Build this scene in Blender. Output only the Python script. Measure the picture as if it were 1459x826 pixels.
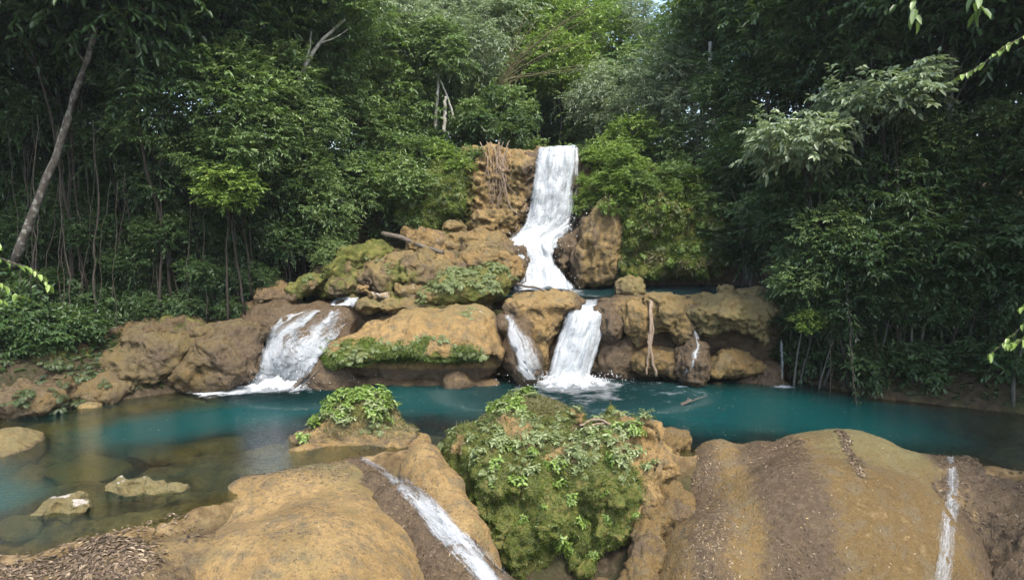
import bpy, math, random
import numpy as np
from math import radians, sin, cos, pi

# ------------------------------------------------------------------ camera, sky, sun, exposure
scene = bpy.context.scene
for o in list(bpy.data.objects):
    bpy.data.objects.remove(o)
COL = scene.collection
H_CAM = 7.2                      # metres above the turquoise pool
PITCH = radians(6.5)
F_PX = 986.0                     # focal length in pixels of a 1459 px wide frame
cam_data = bpy.data.cameras.new("camera")
cam = bpy.data.objects.new("camera", cam_data)
COL.objects.link(cam)
cam.location = (0, 0, H_CAM)
cam.rotation_euler = (pi / 2 - PITCH, 0, 0)
cam_data.sensor_width = 36.0
cam_data.lens = 36.0 * F_PX / 1459.0
cam_data.clip_start = 0.1
cam_data.clip_end = 2000.0
scene.camera = cam

SUN_EL, SUN_AZ = radians(58), radians(155)      # clockwise from +Y: from the right, behind the camera
world = bpy.data.worlds.new("World")
scene.world = world
world.use_nodes = True
wn = world.node_tree.nodes
sky = wn.new("ShaderNodeTexSky")
sky.sky_type = 'NISHITA'
sky.sun_disc = False
sky.sun_elevation = SUN_EL
sky.sun_rotation = SUN_AZ
sky.air_density = 1.0
sky.dust_density = 3.0
sky.ozone_density = 1.0
world.node_tree.links.new(sky.outputs[0], wn["Background"].inputs[0])
wn["Background"].inputs[1].default_value = 0.15
sun_data = bpy.data.lights.new("sun", 'SUN')
sun_data.energy = 1.5
sun_data.angle = radians(11)
sun_data.color = (1.0, 0.95, 0.86)
sun = bpy.data.objects.new("sun", sun_data)
COL.objects.link(sun)
sd = np.array([sin(SUN_AZ) * cos(SUN_EL), cos(SUN_AZ) * cos(SUN_EL), sin(SUN_EL)])
from mathutils import Vector, Matrix
sun.rotation_euler = Vector((-sd[0], -sd[1], -sd[2])).to_track_quat('-Z', 'Y').to_euler()
sun.location = (0, 0, 60)
scene.view_settings.view_transform = 'Standard'
scene.view_settings.look = 'None'
scene.view_settings.exposure = 1.75
scene.view_settings.gamma = 1.0
scene.cycles.max_bounces = 7
scene.cycles.diffuse_bounces = 3
scene.cycles.glossy_bounces = 2
scene.cycles.transmission_bounces = 4
scene.cycles.transparent_max_bounces = 16
scene.cycles.use_denoising = True
scene.cycles.caustics_reflective = False
scene.cycles.caustics_refractive = False
scene.cycles.sample_clamp_indirect = 4.0

# ------------------------------------------------------------------ small helpers
random.seed(7)
RNG = np.random.default_rng(7)


def at(px, py, D):
    """the point D metres ahead (along +Y) in the direction of a place in a 1459 x 826 view"""
    u = (px - 729.5) / F_PX
    v = -(py - 413.0) / F_PX
    d = np.array([u, cos(PITCH) + v * sin(PITCH), v * cos(PITCH) - sin(PITCH)])
    return d * (D / d[1]) + np.array([0, 0, H_CAM])


def on(px, py, z):
    """the point at height z in that direction"""
    u = (px - 729.5) / F_PX
    v = -(py - 413.0) / F_PX
    d = np.array([u, cos(PITCH) + v * sin(PITCH), v * cos(PITCH) - sin(PITCH)])
    return d * ((z - H_CAM) / d[2]) + np.array([0, 0, H_CAM])


def tag(o, label=None, cat=None, group=None, kind=None):
    for k, v in (("label", label), ("category", cat), ("group", group), ("kind", kind)):
        if v:
            o[k] = v
    return o


def link(name, data, parent=None, loc=None, mat=None):
    o = bpy.data.objects.new(name, data)
    COL.objects.link(o)
    if parent is not None:
        o.parent = parent
    if loc is not None:
        o.location = loc
    if mat is not None and data is not None and not len(data.materials):
        data.materials.append(mat)
    return o


def mesh_np(name, V, faces, smooth=True, attrs=None, uv=None, mat=None):
    """faces: an (n,k) int array or a list of such arrays"""
    if not isinstance(faces, list):
        faces = [faces]
    faces = [np.asarray(f, dtype=np.int32) for f in faces if len(f)]
    V = np.asarray(V, dtype=np.float32)
    me = bpy.data.meshes.new(name)
    me.vertices.add(len(V))
    me.vertices.foreach_set("co", V.ravel())
    tot = sum(f.size for f in faces)
    n = sum(len(f) for f in faces)
    me.loops.add(tot)
    me.polygons.add(n)
    lv = np.concatenate([f.ravel() for f in faces])
    cnt = np.concatenate([np.full(len(f), f.shape[1], dtype=np.int32) for f in faces])
    start = np.concatenate([[0], np.cumsum(cnt)[:-1]]).astype(np.int32)
    me.loops.foreach_set("vertex_index", lv)
    me.polygons.foreach_set("loop_start", start)
    me.polygons.foreach_set("loop_total", cnt)
    me.polygons.foreach_set("use_smooth", np.full(n, smooth, dtype=bool))
    if attrs:
        for k, a in attrs.items():
            at_ = me.attributes.new(k, 'FLOAT', 'POINT')
            at_.data.foreach_set("value", np.asarray(a, dtype=np.float32))
    if uv is not None:
        l = me.uv_layers.new(name="UVMap")
        l.data.foreach_set("uv", np.asarray(uv, dtype=np.float32)[lv].ravel())
    me.update(calc_edges=True)
    me.validate()
    if mat is not None:
        me.materials.append(mat)
    return me


# ---- noise (numpy)
_PERM = np.random.default_rng(11).permutation(256).astype(np.int32)
_PERM = np.concatenate([_PERM, _PERM, _PERM])
_GRAD = np.random.default_rng(5).normal(size=(256, 3))
_GRAD /= np.linalg.norm(_GRAD, axis=1)[:, None]
_GRAD = _GRAD.astype(np.float32)


def perlin(P):
    P = np.asarray(P, dtype=np.float32)
    I = np.floor(P).astype(np.int32)
    f = P - I
    I &= 255
    w = f * f * f * (f * (f * 6 - 15) + 10)
    r = 0.0
    for dx in (0, 1):
        a = _PERM[I[:, 0] + dx]
        wx = w[:, 0] if dx else 1 - w[:, 0]
        for dy in (0, 1):
            b = _PERM[a + I[:, 1] + dy]
            wy = w[:, 1] if dy else 1 - w[:, 1]
            for dz in (0, 1):
                h = _PERM[b + I[:, 2] + dz]
                g = _GRAD[h]
                d = g[:, 0] * (f[:, 0] - dx) + g[:, 1] * (f[:, 1] - dy) + g[:, 2] * (f[:, 2] - dz)
                r = r + d * wx * wy * (w[:, 2] if dz else 1 - w[:, 2])
    return r * 1.5


def fbm(P, freq=1.0, octs=4, gain=0.5, seed=0.0, ridge=False):
    P = np.asarray(P, dtype=np.float32) * freq + seed * 17.31
    s, a = 0.0, 1.0
    for _ in range(octs):
        n = perlin(P)
        s = s + a * ((1 - 2 * np.abs(n)) if ridge else n)
        P = P * 2.03 + 3.7
        a *= gain
    return s


def sstep(a, b, x):
    t = np.clip((x - a) / (b - a), 0, 1)
    return t * t * (3 - 2 * t)


# ---- distance fields and surface nets for the rocks
def E(c, r, yaw=0.0, tilt=0.0, roll=0.0):
    """ellipsoid: centre, radii, rotations in degrees"""
    R = np.array(Matrix.Rotation(radians(yaw), 3, 'Z') @ Matrix.Rotation(radians(tilt), 3, 'X') @ Matrix.Rotation(radians(roll), 3, 'Y'))
    return ('e', np.array(c, float), np.array(r, float), R)


def B(c, r, rnd=0.3, yaw=0.0, tilt=0.0, roll=0.0):
    """rounded box"""
    R = np.array(Matrix.Rotation(radians(yaw), 3, 'Z') @ Matrix.Rotation(radians(tilt), 3, 'X') @ Matrix.Rotation(radians(roll), 3, 'Y'))
    return ('b', np.array(c, float), np.array(r, float), R, rnd)


def C(a, b, ra, rb):
    """capsule with two radii"""
    return ('c', np.array(a, float), np.array(b, float), ra, rb)


def EP(px, py, D, wpx, hpx, ry, **k):
    s = D / F_PX
    return E(at(px, py, D), (wpx * s, ry, hpx * s), **k)


def prim_d(p, P):
    if p[0] == 'c':
        a, b = p[1], p[2]
        ab = b - a
        t = np.clip(((P - a) @ ab) / (ab @ ab), 0, 1)
        return np.linalg.norm(P - a - t[:, None] * ab, axis=1) - (p[3] + (p[4] - p[3]) * t)
    q = (P - p[1]) @ p[3]
    r = p[2]
    if p[0] == 'e':
        k0 = np.linalg.norm(q / r, axis=1)
        k1 = np.linalg.norm(q / (r * r), axis=1) + 1e-9
        return k0 * (k0 - 1) / k1
    d = np.abs(q) - (r - p[4])
    return np.linalg.norm(np.maximum(d, 0), axis=1) + np.minimum(d.max(axis=1), 0) - p[4]


def prim_box(p):
    if p[0] == 'c':
        m = max(p[3], p[4])
        return np.minimum(p[1], p[2]) - m, np.maximum(p[1], p[2]) + m
    e = np.abs(p[3]) @ p[2]
    return p[1] - e, p[1] + e


def smin(a, b, k):
    h = np.clip(0.5 + 0.5 * (b - a) / k, 0, 1)
    return b + (a - b) * h - k * h * (1 - h)


def surface_nets(F, o, h):
    nx, ny, nz = F.shape
    S = F < 0
    corners = [(i, j, k) for i in (0, 1) for j in (0, 1) for k in (0, 1)]
    sl = lambda A, c: A[c[0]:A.shape[0] - 1 + c[0], c[1]:A.shape[1] - 1 + c[1], c[2]:A.shape[2] - 1 + c[2]]
    cnt = sum(sl(S, c).astype(np.int8) for c in corners)
    act = (cnt > 0) & (cnt < 8)
    idx = -np.ones(act.shape, dtype=np.int32)
    cells = np.argwhere(act)
    idx[act] = np.arange(len(cells))
    acc = np.zeros((len(cells), 3))
    num = np.zeros(len(cells))
    vals = {c: sl(F, c)[act] for c in corners}
    for ax in range(3):
        for c in corners:
            if c[ax] == 0:
                d = list(c)
                d[ax] = 1
                d = tuple(d)
                a, b = vals[c], vals[d]
                m = (a < 0) != (b < 0)
                t = np.where(m, a / np.where(a - b == 0, 1, a - b), 0)
                p = np.tile(np.array(c, float), (len(cells), 1))
                p[:, ax] += t
                acc += p * m[:, None]
                num += m
    V = (cells + acc / num[:, None]) * h + o
    quads = []
    for ax in range(3):
        a1, a2 = [(1, 2), (2, 0), (0, 1)][ax]
        A = np.take(S, range(0, F.shape[ax] - 1), axis=ax)
        Bb = np.take(S, range(1, F.shape[ax]), axis=ax)
        e = np.argwhere(A != Bb)
        e = e[(e[:, a1] > 0) & (e[:, a2] > 0) & (e[:, a1] < F.shape[a1] - 1) & (e[:, a2] < F.shape[a2] - 1)]
        ins = S[e[:, 0], e[:, 1], e[:, 2]]
        q = []
        for d1, d2 in ((-1, -1), (0, -1), (0, 0), (-1, 0)):
            c = e.copy()
            c[:, a1] += d1
            c[:, a2] += d2
            q.append(idx[c[:, 0], c[:, 1], c[:, 2]])
        q = np.stack(q, axis=1)
        q[~ins] = q[~ins][:, ::-1]
        quads.append(q)
    Q = np.concatenate(quads)
    Q = Q[(Q >= 0).all(axis=1)]
    return V, Q


def vnormals(V, Q):
    n = np.cross(V[Q[:, 2]] - V[Q[:, 0]], V[Q[:, 3 if Q.shape[1] > 3 else 1]] - V[Q[:, 1 if Q.shape[1] > 3 else 0]])
    if Q.shape[1] == 3:
        n = -n
    N = np.zeros_like(V)
    for i in range(Q.shape[1]):
        for c in range(3):
            N[:, c] += np.bincount(Q[:, i], weights=n[:, c], minlength=len(V))
    return N / (np.linalg.norm(N, axis=1)[:, None] + 1e-12)


ROCKS = {}
# where falling water soaks the stone: centre lines of the falls, with the reach of their spray
SOAK = [([at(790, 215, 35.8), at(782, 322, 34.8), at(765, 360, 33.9), at(768, 412, 33.0)], 1.25), ([at(860, 425, 30.4), at(838, 450, 29.5), at(808, 548, 28.8)], 1.15),
        ([at(470, 440, 30.0), at(430, 480, 29.0), at(395, 550, 27.8)], 1.5), ([at(722, 452, 29.2), at(756, 540, 28.0)], .75), ([at(984, 450, 29), at(970, 545, 28)], .5), ([at(1112, 450, 28.8), at(1115, 550, 28.3)], .6)]


def soaked(V):
    w = np.zeros(len(V))
    for pts, r in SOAK:
        for a, b in zip(pts[:-1], pts[1:]):
            ab = b - a
            t = np.clip(((V - a) @ ab) / (ab @ ab), 0, 1)
            w = np.maximum(w, np.exp(-(np.linalg.norm(V - a - t[:, None] * ab, axis=1) / r) ** 2))
    return w


def rock_shape(prims, h=0.12, k=0.35, cuts=(), lump=0.25, lumpf=0.6, seed=0.0, rough=0.05, flute=0.0, zmin=None, knob=0.0, crack=None, strata=None):
    los, his = zip(*[prim_box(p) for p in prims])
    pad = lump * 1.3 + k * 0.5 + 3 * h
    lo, hi = np.min(los, axis=0) - pad, np.max(his, axis=0) + pad
    if zmin is not None:
        lo[2] = max(lo[2], zmin)
    n = np.ceil((hi - lo) / h).astype(int) + 1
    gx, gy, gz = [lo[i] + h * np.arange(n[i]) for i in range(3)]
    G = np.stack(np.meshgrid(gx, gy, gz, indexing='ij'), axis=-1).reshape(-1, 3)
    F = prim_d(prims[0], G)
    for p in prims[1:]:
        F = smin(F, prim_d(p, G), k)
    for p in cuts:
        F = -smin(-F, prim_d(p, G), k * 0.6)
    near = np.abs(F) < lump * 2 + 2 * h
    if lump and near.any():
        F[near] += lump * fbm(G[near], lumpf, 2, 0.5, seed)
    F = F.reshape(n)
    b = F[1:-1, 1:-1, 1:-1].copy()
    F[:] = np.maximum(F, 0.5 * h)
    F[1:-1, 1:-1, 1:-1] = b
    V, Q = surface_nets(F.astype(np.float64), lo, h)
    N = vnormals(V, Q)
    d = rough * (.55 * fbm(V, 2.2, 4, 0.6, seed + 1) - .85 * fbm(V, 1.3, 4, 0.6, seed + 2, ridge=True) + .5)
    if crack is None:
        crack = 0.0 if rough < .035 else rough * 1.6
    if crack:
        W = V + .5 * np.stack([perlin(V * 1.3 + seed), perlin(V * 1.3 + 7 + seed), perlin(V * 1.3 + 13 + seed)], -1)
        c1 = np.abs(perlin(W * np.array([.9, .9, 1.1]) + seed * 5))
        d = d - crack * np.exp(-(c1 / .045) ** 2) * sstep(-.25, .15, perlin(V * .8 + 30 + seed))
        d = d + rough * 1.1 * fbm(W, 1.7, 3, .6, seed + 6) * sstep(-.3, .4, perlin(V * .6 + 50))
    if strata is None:
        strata = 0.0 if rough < .05 else rough * .8
    if strata:
        ph = V[:, 2] * 2.1 + 1.1 * perlin(V * .7 + seed * 3) + .35 * perlin(V * 2.1 + seed)
        fr = ph - np.floor(ph)
        d = d + strata * (fr ** 2 - .35) * (1 - np.clip(N[:, 2], 0, 1)) * sstep(-.3, .3, perlin(V * .5 + 70 + seed))
        pit = perlin(V * 4.2 + seed * 7)
        d = d - rough * .9 * sstep(.28, .5, pit)
    if flute:
        S = V * np.array([2.6, 2.6, 0.35])
        d = d + flute * (1 - np.abs(N[:, 2])) * fbm(S, 1.0, 3, 0.55, seed + 3)
    if knob:
        kn = fbm(V, 3.1, 2, 0.5, seed + 4, ridge=True)
        d = d + knob * (1 - np.clip(N[:, 2], 0, 1)) * (kn - 0.4)
    V = V + N * d[:, None]
    return V, Q, vnormals(V, Q)


def rock(name, label, cat, prims, masks=None, group=None, mat=None, parent=None, key=None, **k):
    V, Q, N = rock_shape(prims, **k)
    c = np.array([V[:, 0].mean(), V[:, 1].mean(), V[:, 2].min()])
    m = {"moss": np.zeros(len(V)), "wet": np.zeros(len(V)), "algae": np.zeros(len(V)), "pale": np.zeros(len(V)), "damp_shade": np.zeros(len(V))}
    if masks:
        for kk, vv in masks(V, N).items():
            m[kk] = np.clip(np.broadcast_to(vv, (len(V),)), 0, 1)
    if c[1] > 25:
        m["wet"] = np.clip(m["wet"] + 1.0 * soaked(V) * (1 + .5 * fbm(V, 1.2, 2, .5, 33)), 0, 1)
    me = mesh_np(name, V - c, Q, attrs=m)
    o = link(name, me, parent, c if parent is None else None, mat or M['rock'])
    if parent is None:
        tag(o, label, cat, group)
    if key:
        ROCKS[key] = (o, V, Q, N)
    return o
# ------------------------------------------------------------------ materials
M = {}


class NT:
    def __init__(s, name):
        s.m = bpy.data.materials.new(name)
        s.m.use_nodes = True
        s.t = s.m.node_tree
        s.t.nodes.clear()
        s.out = s.t.nodes.new("ShaderNodeOutputMaterial")

    def n(s, kind, ins=None, **props):
        nd = s.t.nodes.new(kind)
        for k, v in props.items():
            setattr(nd, k, v)
        for k, v in (ins or {}).items():
            s.put(nd.inputs[k], v)
        return nd

    def put(s, sock, v):
        if hasattr(v, "bl_idname") and hasattr(v, "outputs"):
            v = v.outputs[0]
        if hasattr(v, "is_output"):
            s.t.links.new(v, sock)
        else:
            sock.default_value = (*v, 1.0) if isinstance(v, tuple) and len(v) == 3 and sock.type == 'RGBA' else v

    def mix(s, fac, a, b, mode='MIX'):
        nd = s.t.nodes.new("ShaderNodeMix")
        nd.data_type = 'RGBA'
        nd.blend_type = mode
        nd.clamp_factor = True
        s.put(nd.inputs[0], fac)
        s.put(nd.inputs[6], a)
        s.put(nd.inputs[7], b)
        return nd.outputs[2]

    def math(s, op, a, b=0.0, clamp=False):
        nd = s.t.nodes.new("ShaderNodeMath")
        nd.operation = op
        nd.use_clamp = clamp
        s.put(nd.inputs[0], a)
        s.put(nd.inputs[1], b)
        return nd.outputs[0]

    def ramp(s, fac, stops):
        nd = s.t.nodes.new("ShaderNodeValToRGB")
        e = nd.color_ramp.elements
        while len(e) < len(stops):
            e.new(0.5)
        for i, (p, c) in enumerate(stops):
            e[i].position = p
            e[i].color = (*c, 1) if isinstance(c, tuple) else (c, c, c, 1)
        s.put(nd.inputs[0], fac)
        return nd.outputs[0]

    def noise(s, vec, scale, detail=4.0, rough=0.55, dist=0.0):
        return s.n("ShaderNodeTexNoise", {"Vector": vec, "Scale": scale, "Detail": detail, "Roughness": rough, "Distortion": dist}).outputs[0]

    def attr(s, name):
        return s.n("ShaderNodeAttribute", attribute_name=name).outputs["Fac"]

    def mapping(s, vec, scale=(1, 1, 1)):
        return s.n("ShaderNodeMapping", {"Vector": vec, "Scale": scale}).outputs[0]

    def bump(s, h, strength, dist, normal=None):
        d = {"Height": h, "Strength": strength, "Distance": dist}
        if normal is not None:
            d["Normal"] = normal
        return s.n("ShaderNodeBump", d).outputs[0]


def rock_material():
    s = NT("travertine")
    pos = s.n("ShaderNodeNewGeometry").outputs["Position"]
    n1 = s.noise(pos, 0.9, 5, 0.6)
    n2 = s.noise(pos, 4.5, 6, 0.65)
    n3 = s.noise(pos, 22.0, 4, 0.7)
    n4 = s.noise(s.mapping(pos, (3.0, 3.0, 0.5)), 1.6, 4, 0.6)
    tan = s.ramp(n1, [(0.25, (0.1419, 0.08772, 0.02952)), (0.45, (0.2322, 0.1479, 0.05248)), (0.6, (0.2838, 0.1892, 0.07544)), (0.8, (0.1806, 0.1187, 0.04756))])
    tan = s.mix(s.ramp(n2, [(0.35, 0.0), (0.75, 0.6)]), tan, (0.3096, 0.2107, 0.0902))
    tan = s.mix(s.ramp(n4, [(0.52, 0.0), (0.75, 0.55)]), tan, (0.1075, 0.0731, 0.03444))
    tan = s.mix(s.math('MULTIPLY', s.attr("damp_shade"), 0.85), tan, s.mix(n2, (0.062, 0.039, 0.011), (0.135, 0.088, 0.029)))  # dark ochre tone; on the left bank rocks it carries painted shade
    n5 = s.noise(pos, 2.1, 7, 0.72, 0.6)
    tan = s.mix(s.ramp(n5, [(0.48, 0.0), (0.62, 0.85)]), tan, s.mix(n3, (0.086, 0.0645, 0.0328), (0.172, 0.1419, 0.0861)))
    tan = s.mix(s.ramp(n5, [(0.28, 0.6), (0.42, 0.0)]), tan, (0.2838, 0.215, 0.1107))
    n6 = s.noise(pos, 9.0, 6, 0.75)
    tan = s.mix(s.ramp(n6, [(0.53, 0.0), (0.64, 0.75)]), tan, (0.0989, 0.0645, 0.0287))
    fine = s.ramp(n3, [(0.3, 0.62), (0.52, 1.0), (0.75, 1.18)])
    alg = s.attr("algae")
    algc = s.mix(n2, (0.1118, 0.0989, 0.0369), (0.172, 0.1505, 0.0697))
    col = s.mix(s.math('MULTIPLY', alg, s.ramp(n2, [(0.3, 0.45), (0.6, 1.0)])), tan, algc)
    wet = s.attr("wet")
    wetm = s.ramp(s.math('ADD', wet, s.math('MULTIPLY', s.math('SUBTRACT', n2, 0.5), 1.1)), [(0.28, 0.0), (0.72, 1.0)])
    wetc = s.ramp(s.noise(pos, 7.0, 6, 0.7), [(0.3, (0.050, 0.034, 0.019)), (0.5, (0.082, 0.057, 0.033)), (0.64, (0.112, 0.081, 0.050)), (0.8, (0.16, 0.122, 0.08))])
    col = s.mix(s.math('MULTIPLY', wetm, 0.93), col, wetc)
    pale = s.attr("pale")
    palem = s.ramp(s.math('ADD', pale, s.math('MULTIPLY', s.math('SUBTRACT', n2, 0.5), 0.8)), [(0.42, 0.0), (0.6, 1.0)])
    col = s.mix(palem, col, s.mix(n3, (0.24, 0.21, 0.165), (0.47, 0.43, 0.37)))
    moss = s.attr("moss")
    mossm = s.ramp(s.math('ADD', moss, s.math('MULTIPLY', s.math('SUBTRACT', n2, 0.5), 0.9)), [(0.40, 0.0), (0.58, 1.0)])
    mossc = s.ramp(s.noise(pos, 2.4, 5, 0.65), [(0.3, (0.043, 0.04988, 0.00984)), (0.48, (0.0817, 0.0903, 0.0164)), (0.6, (0.1376, 0.129, 0.0328)), (0.74, (0.172, 0.129, 0.0492))])
    col = s.mix(mossm, col, mossc)
    col = s.mix(0.85, col, fine, 'MULTIPLY')
    hgt = s.math('ADD', s.math('MULTIPLY', n3, 0.35), s.math('MULTIPLY', n2, 0.65))
    hgt = s.math('ADD', hgt, s.math('MULTIPLY', s.noise(pos, 70.0, 3, 0.7), 0.12))
    vor = s.n("ShaderNodeTexVoronoi", {"Vector": pos, "Scale": 7.5, "Randomness": 1.0}).outputs[0]
    pits = s.math('MULTIPLY', s.ramp(vor, [(0.10, 0.0), (0.34, 1.0)]), 0.22)
    hgt = s.math('ADD', hgt, pits)
    bmp = s.bump(hgt, 1.0, 0.13)
    rough = s.math('SUBTRACT', 0.9, s.math('MULTIPLY', wetm, 0.52))
    p = s.n("ShaderNodeBsdfPrincipled", {"Base Color": col, "Roughness": rough, "Normal": bmp})
    p.inputs["Specular IOR Level"].default_value = 0.3
    s.t.links.new(p.outputs[0], s.out.inputs[0])
    return s.m


def simple(name, c1, c2, scale=6.0, rough=0.85, bump=0.02, stretch=(1, 1, 1), obj=True, c3=None):
    s = NT(name)
    tc = s.n("ShaderNodeTexCoord").outputs["Object"] if obj else s.n("ShaderNodeNewGeometry").outputs["Position"]
    v = s.mapping(tc, stretch)
    n = s.noise(v, scale, 5, 0.65)
    st = [(0.3, c1), (0.68, c2)] if c3 is None else [(0.3, c1), (0.52, c2), (0.68, c3)]
    col = s.ramp(n, st)
    n3 = s.noise(v, scale * 5, 3, 0.6)
    col = s.mix(0.6, col, s.ramp(n3, [(0.3, 0.6), (0.6, 1.1)]), 'MULTIPLY')
    p = s.n("ShaderNodeBsdfPrincipled", {"Base Color": col, "Roughness": rough, "Normal": s.bump(n3, 0.8, bump)})
    p.inputs["Specular IOR Level"].default_value = 0.25
    s.t.links.new(p.outputs[0], s.out.inputs[0])
    return s.m


def leaf_material(name, dark, mid, light, yellow=None, trans=0.38, rough=0.36, spec=0.5):
    s = NT(name)
    t = s.attr("tint")
    rnd = s.n("ShaderNodeObjectInfo").outputs["Random"]
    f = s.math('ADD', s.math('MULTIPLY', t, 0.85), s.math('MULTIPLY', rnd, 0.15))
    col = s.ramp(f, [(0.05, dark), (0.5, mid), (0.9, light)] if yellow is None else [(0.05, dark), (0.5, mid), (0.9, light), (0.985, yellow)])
    p = s.n("ShaderNodeBsdfPrincipled", {"Base Color": col, "Roughness": rough})
    p.inputs["Specular IOR Level"].default_value = spec
    tr = s.n("ShaderNodeBsdfTranslucent", {"Color": s.mix(0.5, col, (0.16, 0.26, 0.02), 'MIX')})
    mx = s.n("ShaderNodeMixShader", {0: trans, 1: p, 2: tr})
    s.t.links.new(mx.outputs[0], s.out.inputs[0])
    return s.m


def falls_material(name, stretch=9.0, lo=0.32, hi=0.55, dens=1.0):
    """white water on a sheet: uv u across in metres, v along the flow in metres; attribute cover 0..1"""
    s = NT(name)
    uv = s.n("ShaderNodeTexCoord").outputs["UV"]
    a = s.noise(s.mapping(uv, (stretch, 0.75, 1)), 1.0, 5, 0.6, 0.5)
    b = s.noise(s.mapping(uv, (stretch * 0.5, 2.6, 1)), 1.0, 6, 0.72, 0.8)
    c = s.noise(s.mapping(uv, (11, 5, 1)), 1.6, 5, 0.78, 0.5)
    h = s.math('ADD', s.math('MULTIPLY', a, 0.38), s.math('ADD', s.math('MULTIPLY', b, 0.32), s.math('MULTIPLY', c, 0.30)))
    cov = s.attr("cover")
    k = s.math('ADD', h, s.math('MULTIPLY', s.math('SUBTRACT', cov, 0.5), 0.55))
    alpha = s.ramp(k, [(lo, 0.0), (hi, dens)])
    col = s.ramp(s.math('ADD', s.math('MULTIPLY', h, 0.8), s.math('MULTIPLY', cov, 0.2)), [(0.37, (0.20, 0.245, 0.265)), (0.46, (0.42, 0.46, 0.48)), (0.57, (0.60, 0.62, 0.63))])
    p = s.n("ShaderNodeBsdfPrincipled", {"Base Color": col, "Roughness": 0.55, "Normal": s.bump(h, 0.6, 0.07)})
    p.inputs["Specular IOR Level"].default_value = 0.2
    tr = s.n("ShaderNodeBsdfTranslucent", {"Color": (0.55, 0.6, 0.62)})
    w = s.n("ShaderNodeMixShader", {0: 0.35, 1: p, 2: tr})
    mx = s.n("ShaderNodeMixShader", {0: alpha, 1: s.n("ShaderNodeBsdfTransparent"), 2: w})
    s.t.links.new(mx.outputs[0], s.out.inputs[0])
    return s.m


def water_material(name, deep, ripple=1.0, kdepth=1.0):
    """attribute depth (m), foam 0..1, chop 0..1: the deeper, the less of the bed shows through"""
    s = NT(name)
    pos = s.n("ShaderNodeNewGeometry").outputs["Position"]
    d = s.attr("depth")
    chop = s.attr("chop")
    n1 = s.noise(s.mapping(pos, (1.0, 2.4, 1)), 3.6, 5, 0.65, 0.3)
    n2 = s.noise(s.mapping(pos, (1.0, 2.6, 1)), 12.0, 3, 0.6, 0.2)
    h = s.math('ADD', n1, s.math('MULTIPLY', n2, 0.5))
    st = s.math('ADD', 0.22 * ripple, s.math('MULTIPLY', chop, 0.88))
    nrm = s.n("ShaderNodeBump", {"Height": h, "Strength": st, "Distance": 0.75}).outputs[0]
    op = s.math('SUBTRACT', 1.0, s.math('POWER', 2.718, s.math('MULTIPLY', s.math('MULTIPLY', d, d), -kdepth)), True)
    body = s.n("ShaderNodeBsdfDiffuse", {"Color": deep, "Normal": nrm})
    clear = s.n("ShaderNodeBsdfTransparent", {"Color": (0.62, 0.68, 0.52)})
    m1 = s.n("ShaderNodeMixShader", {0: op, 1: clear, 2: body})
    fr = s.n("ShaderNodeFresnel", {"IOR": 1.33, "Normal": nrm}).outputs[0]
    gl = s.n("ShaderNodeBsdfGlossy", {"Roughness": 0.06, "Normal": nrm, "Color": (0.95, 0.97, 1.0)})
    m2 = s.n("ShaderNodeMixShader", {0: fr, 1: m1, 2: gl})
    foam = s.attr("foam")
    fn = s.noise(s.mapping(pos, (1.0, 1.6, 1)), 3.2, 7, 0.72, 0.8)
    fm = s.ramp(s.math('ADD', s.math('MULTIPLY', foam, 0.85), s.math('MULTIPLY', s.math('SUBTRACT', fn, 0.5), 1.1)), [(0.34, 0.0), (0.70, 0.95)])
    fo = s.n("ShaderNodeBsdfDiffuse", {"Color": (0.54, 0.57, 0.58), "Normal": nrm})
    m3 = s.n("ShaderNodeMixShader", {0: fm, 1: m2, 2: fo})
    s.t.links.new(m3.outputs[0], s.out.inputs[0])
    return s.m


M['rock'] = rock_material()
M['soil'] = simple('forest_soil', (0.03, 0.022, 0.014), (0.075, 0.055, 0.035), 1.5, 0.95, 0.05, obj=False, c3=(0.05, 0.06, 0.02))
M['bed'] = simple('pool_bed', (0.085, 0.058, 0.028), (0.17, 0.115, 0.058), 1.4, 0.9, 0.04, obj=False, c3=(0.22, 0.16, 0.09))
M['bark_pale'] = simple('lichened_bark', (0.03, 0.026, 0.020), (0.075, 0.066, 0.052), 5.0, 0.9, 0.03, (1, 1, 0.8), c3=(0.27, 0.27, 0.23))
M['bark_white'] = simple('white_bark', (0.16, 0.15, 0.12), (0.33, 0.32, 0.27), 5.0, 0.9, 0.03, (1, 1, 0.6), c3=(0.5, 0.49, 0.43))
M['bark_brown'] = simple('brown_bark', (0.020, 0.016, 0.012), (0.05, 0.041, 0.032), 5.0, 0.9, 0.03, (2, 2, 0.4))
M['bark_grey'] = simple('grey_bark', (0.05, 0.047, 0.04), (0.14, 0.135, 0.11), 6.0, 0.9, 0.03, (2, 2, 0.5))
M['vine'] = simple('dry_vine', (0.032, 0.027, 0.020), (0.085, 0.072, 0.055), 5.0, 0.9, 0.02)
M['bamboo'] = simple('bamboo_stem', (0.06, 0.06, 0.025), (0.15, 0.13, 0.06), 3.0, 0.6, 0.01)
M['root'] = simple('pale_root', (0.13, 0.095, 0.065), (0.28, 0.215, 0.155), 4.0, 0.85, 0.02)
M['driftwood'] = simple('driftwood', (0.05, 0.042, 0.033), (0.16, 0.135, 0.105), 4.0, 0.85, 0.03, (0.3, 3, 3))
M['litter'] = leaf_material('fallen_leaves', (0.05, 0.036, 0.025), (0.15, 0.108, 0.070), (0.33, 0.26, 0.175), (0.45, 0.33, 0.10), trans=0.1, rough=0.7, spec=0.2)
M['leaf_dark'] = leaf_material('dark_green_leaf', (0.022, 0.045, 0.020), (0.052, 0.098, 0.036), (0.105, 0.165, 0.062), (0.20, 0.20, 0.06))
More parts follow.
